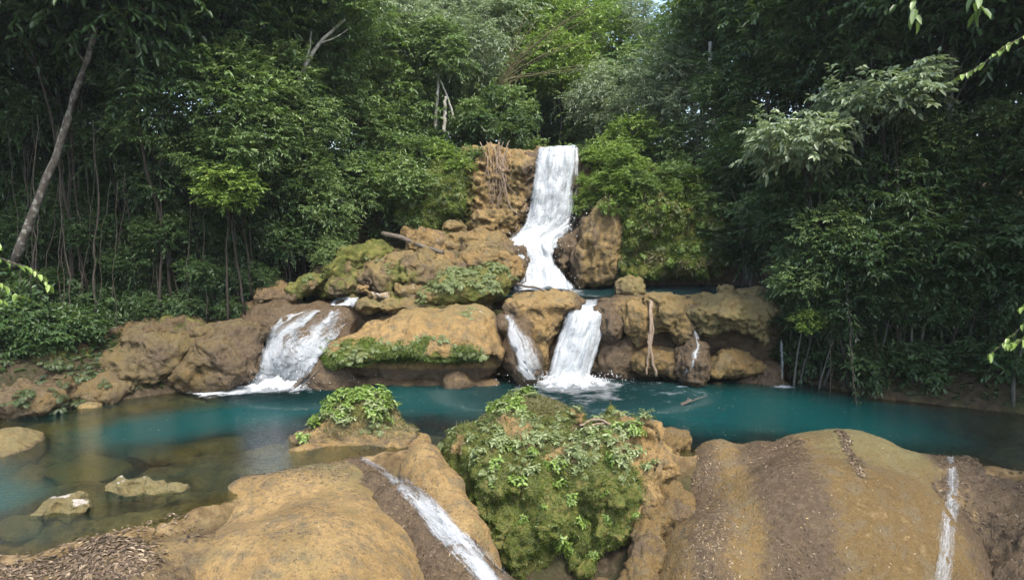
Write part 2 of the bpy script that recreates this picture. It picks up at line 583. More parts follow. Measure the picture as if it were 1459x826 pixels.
M['leaf_mid'] = leaf_material('mid_green_leaf', (0.05, 0.09, 0.03), (0.12, 0.19, 0.062), (0.24, 0.32, 0.125), (0.36, 0.35, 0.11))
M['leaf_bright'] = leaf_material('bright_green_leaf', (0.075, 0.125, 0.022), (0.16, 0.25, 0.045), (0.27, 0.36, 0.09), (0.40, 0.38, 0.10))
M['leaf_grey'] = leaf_material('grey_green_leaf', (0.11, 0.145, 0.085), (0.235, 0.295, 0.175), (0.39, 0.44, 0.28), (0.45, 0.44, 0.28))
M['fern'] = leaf_material('fern_frond', (0.09, 0.115, 0.04), (0.19, 0.235, 0.09), (0.31, 0.36, 0.165), (0.35, 0.32, 0.17))
M['fern_dark'] = leaf_material('shaded_fern_frond', (0.03, 0.05, 0.018), (0.065, 0.095, 0.035), (0.12, 0.15, 0.06), (0.2, 0.18, 0.09))  # same fern, darkened to put the bank's shade into its colour
M['moss'] = leaf_material('moss_blade', (0.038, 0.062, 0.008), (0.085, 0.13, 0.015), (0.16, 0.22, 0.030), (0.22, 0.17, 0.07))
M['grass'] = leaf_material('dry_grass', (0.10, 0.09, 0.035), (0.17, 0.16, 0.06), (0.26, 0.23, 0.11), (0.33, 0.27, 0.15))
M['falls'] = falls_material('white_water', 7.0, 0.29, 0.53)
M['thin_falls'] = falls_material('thin_water', 14.0, 0.40, 0.72, 0.9)
M['pool'] = water_material('pool_water', (0.003, 0.048, 0.047), 1.0, 0.55)
M['upper_pool'] = water_material('upper_pool_water', (0.03, 0.11, 0.11), 1.6, 0.9)
M['droplet'] = simple('spray', (0.8, 0.83, 0.85), (0.88, 0.9, 0.9), 3.0, 0.4, 0.0)
# ------------------------------------------------------------------ ground: gorge floor, banks, tiers
def seg_d(X, Y, a, b):
    ax, ay = a
    bx, by = b
    dx, dy = bx - ax, by - ay
    t = np.clip(((X - ax) * dx + (Y - ay) * dy) / (dx * dx + dy * dy), 0, 1)
    return np.hypot(X - ax - t * dx, Y - ay - t * dy)


def bed_depth(X, Y):
    g = np.maximum(np.exp(-(seg_d(X, Y, (-12.2, 22.2), (-7.0, 26.0)) / 1.45) ** 2),
                   np.exp(-(seg_d(X, Y, (-6.5, 26.3), (4, 26.0)) / 2.0) ** 2))
    g = np.maximum(g, np.exp(-(seg_d(X, Y, (4, 26.0), (12.2, 23.6)) / 2.6) ** 2))
    g = np.maximum(g, 0.8 * np.exp(-(seg_d(X, Y, (-13.3, 16.6), (-15.0, 18.0)) / 1.1) ** 2))
    P = np.stack([X, Y, 0 * X], axis=-1).reshape(-1, 3)
    l = (fbm(P, 0.42, 3, 0.5, 3.0)).reshape(X.shape)
    l2 = np.maximum(0, fbm(P * np.array([0.8, 1.3, 1]), 0.8, 2, 0.5, 9.0)).reshape(X.shape)
    return np.maximum(0.12, 0.50 + 2.6 * g - 0.38 * l - 0.45 * l2 * (1 - g))


def side(X, Y, pts):
    """distance outward of an open line, + on its left when walked"""
    best = np.full(X.shape, 1e9)
    sgn = np.ones(X.shape)
    for (ax, ay), (bx, by) in zip(pts[:-1], pts[1:]):
        d = seg_d(X, Y, (ax, ay), (bx, by))
        c = (bx - ax) * (Y - ay) - (by - ay) * (X - ax)
        m = d < best - 1e-9
        best = np.where(m, d, best)
        sgn = np.where(m, np.sign(c), sgn)
    return best * sgn


LEFT_SHORE = [(-60, 22), (-18.0, 23.4), (-14.0, 26.6), (-9.5, 28.9), (-9.0, 31), (-9.0, 35), (-8.0, 39), (-4.0, 42), (-2.0, 60), (-2, 120)]
RIGHT_SHORE = [(6, 120), (6, 60), (5.5, 42), (9.0, 39), (11.5, 36), (12.5, 33), (12.2, 29), (14.0, 26.2), (19, 23.6), (60, 21)]
DAM_X = [-60, -24, -10, -8, -6, -4, 0, 4, 6, 10, 14, 22, 60]
DAM_Y = [13, 13, 13.9, 15.8, 18.4, 20.3, 20.5, 20.3, 20.2, 20.3, 18.8, 17, 16]


def ground_z(X, Y):
    X = np.asarray(X, float)
    Y = np.asarray(Y, float)
    P = np.stack([X, Y, 0 * X], axis=-1).reshape(-1, 3)
    n = fbm(P, 0.35, 3, 0.5, 1.0).reshape(X.shape)
    n2 = fbm(P, 1.3, 3, 0.5, 2.0).reshape(X.shape)
    z = -bed_depth(X, Y)
    tier1 = 2.75 * sstep(29.6, 30.6, Y)
    tier2 = 6.7 * sstep(36.0, 37.6, Y) + 0.10 * np.maximum(Y - 38, 0)
    z = np.where(Y > 29.2, np.maximum(z, -0.6 + tier1 + 0.6 * sstep(29.6, 30.6, Y) + tier2), z)
    for line, s in ((LEFT_SHORE, 1), (RIGHT_SHORE, 1)):
        d = side(X, Y, line)
        b = -0.7 + 1.0 * np.clip(d + 0.6, 0, 2.0) + 0.42 * np.maximum(d - 1.0, 0) + 0.35 * n * np.clip(d, 0, 1.5)
        b = b - 0.22 * np.maximum(d - 22, 0)
        z = np.where(d > -0.6, np.maximum(z, b), z)
    dam = np.interp(X, DAM_X, DAM_Y)
    f = dam - Y
    lip = 0.0 - 1.1 * np.clip(f - .5, 0, 5) - .3 * np.clip(f - 5.5, 0, 10)
    z = np.where(f > 0, np.minimum(np.maximum(z, 0.0), lip), np.where(f > -1.0, np.maximum(z, z + (0.0 - z) * sstep(-.6, 0, f)), z))
    z = z + 0.10 * n2
    far = sstep(70, 200, np.hypot(X, Y - 20))
    return z * (1 - far) + far * (8 + 10 * n)


gx = np.concatenate([[-300, -200, -140, -100, -75, -60, -50], np.arange(-42, -20, 0.7), np.arange(-20, 20, 0.3), np.arange(20, 42, 0.7), [42, 50, 60, 75, 100, 140, 200, 300]])
gy = np.concatenate([[-280, -150, -90, -50, -25, -10, -3, 2, 6, 9, 11], np.arange(12, 40, 0.3), np.arange(40, 64, 0.8), [64, 70, 80, 95, 120, 160, 220, 300]])
GX, GY = np.meshgrid(gx, gy, indexing='ij')
GZ = ground_z(GX, GY)


def grid_faces(nx, ny):
    i = np.arange(nx - 1)[:, None] * ny + np.arange(ny - 1)[None, :]
    return np.stack([i, i + ny, i + ny + 1, i + 1], axis=-1).reshape(-1, 4)


GV = np.stack([GX, GY, GZ], axis=-1).reshape(-1, 3)
GQ = grid_faces(len(gx), len(gy))


def ground_material():
    s = NT("gorge_ground")
    pos = s.n("ShaderNodeNewGeometry").outputs["Position"]
    n1 = s.noise(pos, 0.8, 5, 0.6)
    n2 = s.noise(pos, 5.0, 5, 0.7)
    soil = s.ramp(n2, [(0.3, (0.022, 0.017, 0.011)), (0.55, (0.05, 0.037, 0.022)), (0.75, (0.10, 0.08, 0.055))])
    soil = s.mix(s.ramp(n1, [(0.45, 0.0), (0.65, 0.7)]), soil, (0.028, 0.040, 0.012))
    bed = s.ramp(s.noise(pos, 1.6, 6, 0.65), [(0.28, (0.045, 0.033, 0.015)), (0.45, (0.13, 0.088, 0.040)), (0.6, (0.21, 0.15, 0.075)), (0.78, (0.15, 0.125, 0.06))])
    bed = s.mix(0.8, bed, s.ramp(n2, [(0.3, 0.45), (0.55, 1.1)]), 'MULTIPLY')
    col = s.mix(s.attr("bed"), soil, bed)
    p = s.n("ShaderNodeBsdfPrincipled", {"Base Color": col, "Roughness": 0.92, "Normal": s.bump(n2, 0.9, 0.12)})
    p.inputs["Specular IOR Level"].default_value = 0.15
    s.t.links.new(p.outputs[0], s.out.inputs[0])
    return s.m


inpool = np.where(GV[:, 1] < 21, (1 - sstep(.3, .6, GV[:, 2])) * sstep(1.2, .4, np.interp(GV[:, 0], DAM_X, DAM_Y) - GV[:, 1]), 1 - sstep(-0.30, -0.04, GV[:, 2]))
M['ground'] = ground_material()
ground = link("ground", mesh_np("ground", GV, GQ, attrs={"bed": inpool}, mat=M['ground']))
tag(ground, "steep forest ground and stony stream bed of the gorge", kind="structure")
# ------------------------------------------------------------------ rocks
def band(x, c, w, soft=0.3):
    return 1 - sstep(w - soft, w + soft, np.abs(x - c))


def top_algae(V, N, s=1.0):
    return s * sstep(0.55, 0.95, N[:, 2]) * sstep(-0.2, 0.5, fbm(V, 0.6, 2, 0.5, 21))


# ---- foreground: left dome
def m_left_dome(V, N):
    x, y, z = V.T
    back = sstep(17.0, 18.8, y + 0.25 * (x + 5) + 0.5 * fbm(V, 0.7, 2, .5, 31))
    return {"algae": 0.75 * back + 0.25 * sstep(0.1, 0.6, fbm(V, 0.9, 2, .5, 6)), "wet": 0.75 * sstep(0.02, -0.12, z) * sstep(17.5, 18, y) + 0.9 * sstep(-1.6, -1.2, x - 0.25 * (16 - y)) * sstep(18.5, 17.5, y) * 0.6}


rock("stream_rock", "broad bare tan dome of rock left of the foreground stream, littered with leaves", "rock",
     [E((-4.7, 15.6, -3.4), (3.6, 4.3, 3.55)), E((-6.6, 17.6, -0.9), (1.7, 1.4, 1.05)), E((-5.0, 18.6, -1.0), (1.7, 1.5, 1.15)), E((-6.2, 14.8, -2.6), (1.9, 2.2, 2.55))],
     h=0.085, k=0.7, lump=0.16, lumpf=0.45, seed=1, rough=0.022, masks=m_left_dome, key='dome_left')

rock("stream_rock", "low grey ledge carpeted with dead leaves beside the pale stones in the shallows", "rock",
     [E((-8.6, 13.9, -1.6), (2.3, 1.7, 1.78)), E((-10.9, 13.0, -1.4), (2.4, 1.7, 1.52)), E((-7.4, 14.9, -1.2), (1.2, 1.1, 1.25)), E((-7.9, 12.9, -1.9), (1.7, 1.6, 1.9))],
     h=0.10, k=0.5, lump=0.2, seed=2, rough=0.04, key='litter_ledge',
     masks=lambda V, N: {"wet": 0.55 + 0.3 * fbm(V, 1.0, 2, .5, 4), "algae": 0.3})

# ---- the bed of the foreground stream, and the tan rib right of it
S0, S1, S2, S3 = on(505, 655, 0.02), on(575, 705, -0.12), on(640, 765, -0.55), on(690, 822, -1.15)
rock("stream_rock", "wet brown gully rock under the small foreground stream", "rock",
     [C(S0 - [0, 0, .7], S1 - [0, 0, .8], .75, .85), C(S1 - [0, 0, .8], S2 - [0, 0, .85], .85, .85), C(S2 - [0, 0, .85], S3 - [0, 0, .9], .85, .9), C(S3 - [0, 0, .9], S3 + np.array([.9, -2.5, -2.2]), .9, 1.0)],
     h=0.07, k=0.4, lump=0.12, lumpf=1.0, seed=3, rough=0.04, masks=lambda V, N: {"wet": 0.8 + 0 * V[:, 0]}, key='gully')
rock("stream_rock", "smooth tan rib of rock between the foreground stream and the big mossy boulder", "rock",
     [C(on(590, 622, .1) - [0, 0, .35], on(625, 670, 0.1) - [0, 0, .35], .5, .5), C(on(600, 650, 0.1) - [0, 0, .4], on(660, 730, -.3) - [0, 0, .5], .55, .55),
      C(on(650, 720, -.3) - [0, 0, .5], on(690, 790, -1.2) - [0, 0, .4], .5, .45), E(on(500, 620, .05) + [0, 0, -.6], (1.4, 1.0, .75)), E(on(440, 640, .0) + [0, 0, -.55], (1.0, .8, .62))],
     h=0.07, k=0.5, lump=0.16, lumpf=0.9, seed=4, rough=0.03, key='rib', masks=lambda V, N: {"algae": 0.4 * sstep(0.2, .5, fbm(V, 1.2, 2, .5, 8)), "wet": .7 * sstep(0.1, .5, fbm(V, .9, 2, .5, 12)) * sstep(18.8, 20, V[:, 1])})

# ---- rock that carries the leafy mound
rock("stream_rock", "tan hummock topped by a leafy green mound at the lip of the pool", "rock",
     [E((-4.85, 21.9, -.25), (1.75, 1.25, .95)), E((-4.95, 21.9, .55), (1.05, .85, .72)), E((-6.5, 21.5, -.35), (1.0, .7, .6)), E((-3.5, 21.2, -.3), (0.8, .8, .6))],
     h=0.075, k=0.45, lump=0.18, lumpf=1.0, seed=5, rough=0.05, key='hummock',
     masks=lambda V, N: {"moss": 0.6 * sstep(0.35, 0.8, V[:, 2]), "wet": .55 * sstep(.5, .1, V[:, 2]) * sstep(-.1, .4, fbm(V, 1.1, 2, .5, 15)), "algae": .3})


# ---- big mossy boulder
def m_mossy(V, N):
    x, y, z = V.T
    n = fbm(V, 0.9, 3, .5, 41)
    side_bare = sstep(3.0, 3.7, x + 0.4 * n)
    top_bare = sstep(.0, .35, n + .25 * sstep(1.5, 3.0, x)) * sstep(0.15, .45, z)
    return {"moss": (0.95 - 0.9 * top_bare) * (1 - side_bare) * sstep(-3.2, -2.4, z + .3 * n), "wet": .85 * sstep(-2.2, -2.7, z + .3 * n)}


rock("mossy_boulder", "big block of rock hung with green moss and ferns right of the foreground stream", "boulder",
     [B((1.4, 19.7, -1.12), (2.65, 1.75, 1.85), 0.9, yaw=4), E((0.0, 19.6, -.1), (1.75, 1.5, 1.15)), E((1.6, 20.2, -.1), (1.9, 1.0, .75)), E((3.3, 19.9, 0.15), (1.2, 1.0, .85)), E((1.0, 18.6, -1.1), (1.7, 1.2, 1.1)), E((2.5, 18.5, -.7), (1.2, 1.0, 1.2)), E((-.9, 19.9, -.3), (.9, 1.0, .8)), E((3.9, 19.7, -.15), (.95, .9, .75)), E((0.2, 18.4, -1.9), (1.1, .8, .8)), E((0.9, 18.2, -2.7), (1.2, .9, 1.0))],
     cuts=[B((3.0, 17.0, -3.4), (1.9, 2.0, 1.2), .4)], h=0.075, k=0.4, lump=0.48, lumpf=0.8, seed=6, rough=0.13, flute=0.2, masks=m_mossy, key='mossy')
rock("stream_rock", "rounded tan knoll with grass behind the big mossy boulder, beside the lower fall", "rock",
     [E((0.55, 22.6, .05), (1.55, 1.0, .98)), E((1.7, 22.3, -.15), (0.75, .7, .7)), E((-.5, 22.2, -.1), (.9, .8, .7))],
     h=0.07, k=0.35, lump=0.15, lumpf=1.0, seed=7, rough=0.04, key='knoll', masks=lambda V, N: {"moss": .75 * sstep(.45, .75, V[:, 2] + .2 * fbm(V, 1.3, 2, .5, 3)), "algae": .2})

# ---- dark foot under the boulder
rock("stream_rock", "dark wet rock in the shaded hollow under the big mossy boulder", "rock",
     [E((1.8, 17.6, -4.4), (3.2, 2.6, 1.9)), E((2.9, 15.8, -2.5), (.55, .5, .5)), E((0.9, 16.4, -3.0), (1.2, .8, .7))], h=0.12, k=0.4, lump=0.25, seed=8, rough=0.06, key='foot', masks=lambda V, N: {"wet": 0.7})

# ---- orange knobby root-like rock joining boulder and right dome
rock("stream_rock", "knobby orange rock squeezed between the mossy boulder and the wide dome", "rock",
     [C((4.6, 20.3, .0), (4.1, 18.9, -.7), .40, .42), C((4.1, 18.9, -.7), (3.5, 17.2, -1.8), .42, .45), C((3.5, 17.2, -1.8), (3.05, 16.0, -2.2), .42, .40), C((3.05, 16.0, -2.2), (3.2, 15.4, -2.6), .42, .5),
      E((4.75, 20.75, .12), (.75, .6, .5)), E((4.6, 18.6, -1.4), (.8, .9, .9))],
     h=0.065, k=0.3, lump=0.14, lumpf=1.5, seed=9, rough=0.06, knob=0.12, key='knobby', masks=lambda V, N: {"wet": .6 * sstep(-.1, .5, fbm(V, 1.4, 2, .5, 5)), "damp_shade": .9})


# ---- wide right dome
def flow_x(V):
    """runs down the dome face: x carried back to the crest along lines that splay toward the foot"""
    t = np.clip((20.8 - V[:, 1]) / 5.5, 0, 1.3)
    return V[:, 0] + 0.28 * t * (7.4 - V[:, 0]) * -1.0 * 0 + t * (0.55 * (8.2 - V[:, 0]) * 0.12 + 0.75)


def m_right_dome(V, N):
    fx = flow_x(V) + 0.14 * fbm(V, 0.9, 2, .5, 51) + .16 * fbm(V, 3.0, 4, .65, 52) + .15 * fbm(V * np.array([1, 1, .3]), 1.2, 3, .6, 53)
    y = V[:, 1]
    w = np.maximum(0.64 * band(fx, 5.72, 0.62, .42) * sstep(20.6, 19.9, y), 0.78 * band(fx, 7.75, 0.98, .5) * sstep(20.9, 20.4, y))
    w = np.maximum(w, 0.8 * band(fx, 9.9, .10, .09) * sstep(17.6, 18.4, y) * sstep(20.6, 20.2, y))
    w = np.maximum(w, .85 * sstep(11.7, 12.6, fx + .4 * sstep(19, 16, y)))
    return {"wet": w, "algae": 0.95 * sstep(8.6, 9.8, fx) * sstep(18.0, 19.6, y) + .35 * sstep(20.0, 20.8, y), "damp_shade": .75 + .25 * sstep(8.0, 9.5, fx)}


rock("stream_rock", "wide rounded dome streaked with tan and dark bands on the near pool lip", "rock",
     [E((8.6, 18.4, -4.6), (5.2, 4.1, 4.95)), E((9.8, 20.1, -3.3), (3.6, 2.6, 3.98)), E((6.4, 20.2, -3.1), (2.1, 2.3, 3.46)), E((7.4, 20.0, -3.2), (1.6, 2.2, 3.5)), E((5.2, 17.0, -4.0), (2.0, 2.4, 3.3)), E((12.0, 19.4, -3.4), (2.2, 2.3, 3.6))],
     h=0.09, k=0.34, lump=0.16, lumpf=0.5, seed=10, rough=0.026, flute=0.10, masks=m_right_dome, key='dome_right')
rock("stream_rock", "dark wet slope covered in rotting leaves right of the trickle", "rock",
     [E((12.9, 19.3, -1.0), (2.2, 1.7, 1.12)), E((14.2, 17.4, -4.2), (2.9, 3.6, 4.15)), E((16.8, 17.2, -3.6), (2.9, 3.2, 3.5)), E((13.1, 15.8, -4.6), (1.7, 2.4, 3.4))],
     h=0.11, k=0.5, lump=0.22, lumpf=0.7, seed=11, rough=0.05, flute=0.08, key='slope_right', masks=lambda V, N: {"wet": .85 + .25 * fbm(V, .6, 2, .5, 6)})

# ---- stones in the shallows
def m_pale(V, N):
    zz = (V[:, 2] - V[:, 2].min()) / np.ptp(V[:, 2])
    return {"pale": .85 * sstep(.74, 1.0, zz + .25 * fbm(V, 2, 2, .5, 3)), "algae": .9, "damp_shade": .7, "wet": .35 * sstep(.5, .3, zz)}


for lab, prims, sd in (
        ("pale topped stone lying alone in the shallows, the smaller of the pair", [E(on(96, 724, -.04), (.70, .5, .25)), E(on(106, 712, .06), (.26, .22, .20)), E(on(78, 728, -.05), (.4, .35, .18)), E(on(124, 722, .0), (.22, .2, .14))], 12),
        ("long pale topped stone in the shallows with two humps, the larger of the pair", [E(on(205, 700, -.05), (.85, .4, .22)), E(on(198, 688, .06), (.34, .24, .22)), E(on(244, 696, .03), (.40, .24, .15)), E(on(170, 694, .04), (.28, .22, .17))], 13)):
    rock("pale_stone", lab, "stone", prims, h=0.035, k=0.14, lump=0.13, lumpf=2.6, seed=sd, rough=0.06, masks=m_pale, group="pale stones in the shallows")
rock("pool_rock", "flat mossy tan rock reaching into the pool from the near left bank", "rock",
     [E(on(10, 640, -.3), (1.3, 1.0, .52)), E(on(-30, 655, -.35), (1.8, 1.5, .65)), E(on(30, 628, -.2), (.6, .5, .36))], h=0.07, k=0.4, lump=0.15, seed=14, rough=0.04, masks=lambda V, N: {"algae": .8, "wet": .6 * sstep(.12, 0, V[:, 2])})
rock("pool_rock", "small brown rock breaking the surface near the far left bank", "rock",
     [E(on(128, 580, -.05), (.45, .35, .22))], h=0.05, k=0.2, lump=0.08, lumpf=2, seed=15, rough=0.03, masks=lambda V, N: {"algae": .4})
for px, py, rx, ry, zz, lab in ((20, 752, .5, .4, -.18, "half sunk tan stone nearest the corner of the leaf covered ledge"), (300, 634, .9, .5, -.22, "sunken slab in the middle of the shallows"), (230, 645, 1.2, .6, -.26, "long sunken slab left of the middle of the shallows"),
                                (120, 668, 1.3, .8, -.24, "wide sunken slab beyond the pale stones"), (90, 612, 1.4, .6, -.24, "sunken brown slab off the far left bank"), (268, 578, 1.3, .5, -.26, "sunken slab below the brown mounds of the far left bank")):
    rock("sunken_rock", lab, "rock", [E(on(px, py, zz - .12), (rx, ry, .22)), E(on(px + 14, py + 5, zz - .2), (rx * .7, ry * 1.1, .2))], h=0.06, k=0.25, lump=0.12, lumpf=1.2, seed=px * .1, rough=0.04, group="sunken rocks in the pool", masks=lambda V, N: {"algae": .7, "wet": .15})

# ------------------------------------------------------------------ middle tier
def m_ledge(V, N):
    x, y, z = V.T
    n = fbm(V, 0.9, 2, .5, 61)
    return {"moss": .9 * sstep(1.75, 1.4, z + .5 * n) * sstep(-1.0, -1.9, x + .4 * n) * sstep(.95, 1.1, z), "algae": .5 * sstep(2.7, 3.0, z + .3 * n), "wet": .9 * sstep(.8, .5, z), "pale": .45 * sstep(.2, .5, n) * sstep(2.4, 2.8, z)}


rock("ledge_rock", "long tan slab with mossy fringe over a dark hollow behind the hummock", "rock",
     [EP(612, 500, 29.6, 108, 62, 2.5), EP(552, 507, 29.0, 76, 40, 1.9), EP(668, 478, 29.4, 50, 42, 1.8), EP(690, 510, 28.2, 26, 34, .9), EP(512, 508, 28.6, 46, 25, 1.4), EP(486, 512, 28.7, 28, 14, 1.0)],
     cuts=[B(at(590, 552, 26.6), (3.2, 1.9, .95), .4), B(at(690, 565, 26.6), (1.0, 1.0, .7), .3)], h=0.085, k=0.6, lump=0.22, lumpf=0.7, seed=20, rough=0.06, flute=.08, masks=m_ledge, key='ledge')
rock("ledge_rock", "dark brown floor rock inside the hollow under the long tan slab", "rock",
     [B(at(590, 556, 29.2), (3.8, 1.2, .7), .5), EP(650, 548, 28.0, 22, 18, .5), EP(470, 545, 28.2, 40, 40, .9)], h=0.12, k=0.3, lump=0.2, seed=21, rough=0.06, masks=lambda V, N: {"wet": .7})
rock("ledge_rock", "wet brown ridge under the thin cascade beside the lower fall", "rock",
     [EP(738, 492, 29.0, 22, 42, 1.0, roll=14), EP(752, 520, 28.4, 24, 34, .9, roll=10), EP(722, 462, 29.6, 20, 16, .9)], h=0.065, k=0.4, lump=0.1, lumpf=1, seed=22, rough=0.04, masks=lambda V, N: {"wet": .85}, key='thin_ridge')
rock("ledge_rock", "tan block with a flat top standing left of the lower fall", "rock",
     [EP(775, 430, 30.4, 56, 15, 1.6), EP(770, 460, 29.6, 26, 42, .9, roll=8), EP(745, 445, 29.7, 26, 20, .8), EP(812, 432, 30.0, 22, 13, .8), EP(765, 495, 29.4, 17, 40, .7, roll=12)],
     h=0.07, k=0.35, lump=0.2, lumpf=1.0, seed=23, rough=0.07, flute=.10, masks=lambda V, N: {"algae": .35 * sstep(.5, .9, N[:, 2])}, key='tan_block')
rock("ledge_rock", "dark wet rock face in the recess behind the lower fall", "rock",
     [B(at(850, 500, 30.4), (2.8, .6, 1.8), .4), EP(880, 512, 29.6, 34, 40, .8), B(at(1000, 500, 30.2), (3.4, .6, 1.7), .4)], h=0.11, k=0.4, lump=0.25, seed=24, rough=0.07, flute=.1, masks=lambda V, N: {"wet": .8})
rock("ledge_rock", "long olive topped shelf that joins the stones of the right ledge", "rock",
     [EP(985, 431, 30.3, 122, 9, 1.4), EP(900, 436, 30.1, 40, 10, 1.1), EP(1070, 430, 30.2, 44, 12, 1.3)], h=.08, k=.5, lump=.2, lumpf=.9, seed=25, rough=.06, flute=.12, masks=lambda V, N: {"algae": .8, "wet": .25 + .4 * fbm(V, .8, 2, .5, 5), "damp_shade": .5})
# the right ledge, stone by stone
for lab, prims, mk, kw in (
        ("wet leaf strewn bulge right of the lower fall", [EP(868, 458, 29.6, 23, 27, 1.1), EP(878, 440, 30.2, 30, 14, 1.2)], {"wet": .8}, {}),
        ("smooth orange bulge beside the wet one, right of the lower fall", [EP(903, 452, 29.2, 22, 26, .9), EP(910, 478, 29.1, 13, 18, .6), EP(890, 436, 29.9, 28, 12, 1.0)], {"algae": .1}, {}),
        ("tan overhang with stone drips above the pale hanging roots", [EP(952, 446, 29.4, 34, 24, 1.1), EP(965, 468, 29.0, 17, 26, .7), EP(932, 450, 29.3, 12, 28, .6), EP(950, 430, 30.0, 40, 11, 1.0)], {"algae": .35}, {"knob": .10, "cuts": [EP(948, 484, 28.3, 22, 11, .9)]}),
        ("broad shelf of olive rock overhanging a black hollow", [EP(1045, 440, 29.8, 62, 22, 1.6), EP(1010, 458, 29.2, 24, 26, .9), EP(1060, 452, 28.9, 38, 18, .8), EP(1086, 478, 28.8, 13, 15, .5), EP(1098, 452, 29.4, 18, 30, .8), EP(1030, 446, 28.9, 60, 17, 1.1)], {"algae": .75}, {"knob": .14, "cuts": [EP(1046, 490, 28.4, 40, 20, 1.3)]}),
        ("lower orange boulder at the waterline behind the pale roots", [EP(945, 515, 29.1, 40, 20, .9, roll=10), EP(920, 518, 28.8, 18, 15, .7)], {"algae": .05}, {}),
        ("lower orange boulder at the waterline under the black hollow", [EP(1036, 518, 29.0, 40, 19, .9, roll=-8), EP(1064, 524, 29.0, 26, 15, .8)], {"algae": .1}, {}),
        ("wet cone of stone with a white trickle running over it", [EP(988, 520, 28.5, 26, 36, .9), EP(984, 478, 29.2, 12, 26, .6)], {"wet": .8}, {}),
        ("dim brown rock low at the end of the ledge by the thin fall", [EP(1095, 530, 29.2, 22, 22, .8), EP(1050, 548, 29.0, 70, 8, .8)], {"wet": .75}, {})):
    rock("ledge_rock", lab, "rock", prims, h=0.06, k=0.45, lump=0.24, lumpf=1.0, seed=prims[0][1][0], rough=0.055, flute=.20, group="rocks of the middle tier",
         masks=(lambda mk: lambda V, N: {**{a: b + (.3 * fbm(V, 1.1, 2, .5, 7)) for a, b in mk.items()}, 'damp_shade': .55 + .4 * fbm(V, .7, 2, .5, 8)})(mk), **kw)
for lab, px, py, D, w, h_, mk in (
        ("square mossy boulder standing in the middle pool", 898, 410, 31.0, 23, 17, {"algae": .9, "moss": .3}),
        ("small grey stone beside the square mossy boulder in the middle pool", 933, 421, 31.0, 11, 6, {"pale": .3}),
        ("knob of olive rock on top of the broad shelf, the taller one", 1032, 414, 30.3, 13, 10, {"algae": .8}),
        ("low knobs of olive rock on the broad shelf near the dark tree", 1068, 417, 30.2, 24, 9, {"algae": .9}),
        ("small pale knob at the near edge of the broad shelf", 1006, 420, 30.2, 8, 6, {"pale": .35, "algae": .5})):
    rock("boulder", lab, "boulder", [EP(px, py, D, w, h_, w * D / F_PX * .8), EP(px + w * .3, py + 3, D - .1, w * .7, h_ * .8, w * D / F_PX * .7)], h=0.05, k=.2, lump=.13, lumpf=1.8, seed=px * .37, rough=.07, masks=(lambda mk: lambda V, N: mk)(mk), group="boulders on the middle tier")

# ------------------------------------------------------------------ left bank and left cascade
rock("cascade_rock", "wet brown slope under the fan of white water left of the long slab", "rock",
     [EP(440, 500, 29.6, 62, 50, 1.9, roll=-28), EP(400, 455, 30.6, 60, 28, 1.4), EP(480, 450, 30.8, 40, 22, 1.3), EP(452, 530, 28.8, 30, 30, 1.0, roll=-20), EP(385, 540, 29.0, 30, 25, 1.0)],
     h=0.09, k=0.5, lump=0.25, lumpf=0.8, seed=30, rough=0.049, masks=lambda V, N: {"wet": .85}, key='fan')
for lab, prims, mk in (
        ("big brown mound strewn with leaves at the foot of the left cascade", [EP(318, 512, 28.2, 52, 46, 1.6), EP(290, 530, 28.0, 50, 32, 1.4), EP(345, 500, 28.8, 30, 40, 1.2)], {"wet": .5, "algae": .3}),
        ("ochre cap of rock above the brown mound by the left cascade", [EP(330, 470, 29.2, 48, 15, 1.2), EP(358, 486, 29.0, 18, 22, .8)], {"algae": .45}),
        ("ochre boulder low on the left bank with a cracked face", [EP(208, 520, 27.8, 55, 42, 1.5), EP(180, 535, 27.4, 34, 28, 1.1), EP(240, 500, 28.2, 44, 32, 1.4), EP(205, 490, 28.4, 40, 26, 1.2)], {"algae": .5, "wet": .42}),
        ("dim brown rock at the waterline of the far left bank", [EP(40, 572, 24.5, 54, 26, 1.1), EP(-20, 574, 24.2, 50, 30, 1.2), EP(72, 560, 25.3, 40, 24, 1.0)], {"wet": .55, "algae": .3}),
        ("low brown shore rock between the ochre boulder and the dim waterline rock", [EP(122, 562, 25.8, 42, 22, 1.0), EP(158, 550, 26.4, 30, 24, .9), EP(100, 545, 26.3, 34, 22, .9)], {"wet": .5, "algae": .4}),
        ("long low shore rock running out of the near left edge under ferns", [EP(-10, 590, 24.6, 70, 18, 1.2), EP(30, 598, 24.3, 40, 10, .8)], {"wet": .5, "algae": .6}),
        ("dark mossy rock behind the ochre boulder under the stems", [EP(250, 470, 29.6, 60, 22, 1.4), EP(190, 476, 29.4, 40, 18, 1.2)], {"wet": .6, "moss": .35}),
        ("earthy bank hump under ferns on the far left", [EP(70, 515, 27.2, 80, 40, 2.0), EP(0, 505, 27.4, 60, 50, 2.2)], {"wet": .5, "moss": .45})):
    rock("bank_rock", lab, "rock", prims, h=0.08, k=0.4, lump=0.30, lumpf=.9, seed=prims[0][1][0] * .7, rough=.09, group="rocks of the left bank", masks=(lambda mk: lambda V, N: {**{a: b + (.3 * fbm(V, .9, 2, .5, 7)) for a, b in {'wet': .45, **mk}.items()}, 'damp_shade': 1.0})(mk))  # masks raised to put the left bank's shade into the rock colour
rock("pale_stone", "pale bent stone lying on the left bank among dark ferns", "stone", [EP(163, 470, 28.6, 11, 5, .3, roll=-20), EP(152, 476, 28.6, 5, 8, .25)], h=.04, k=.12, lump=.05, lumpf=2.5, seed=5, rough=.03, masks=lambda V, N: {"pale": .8})

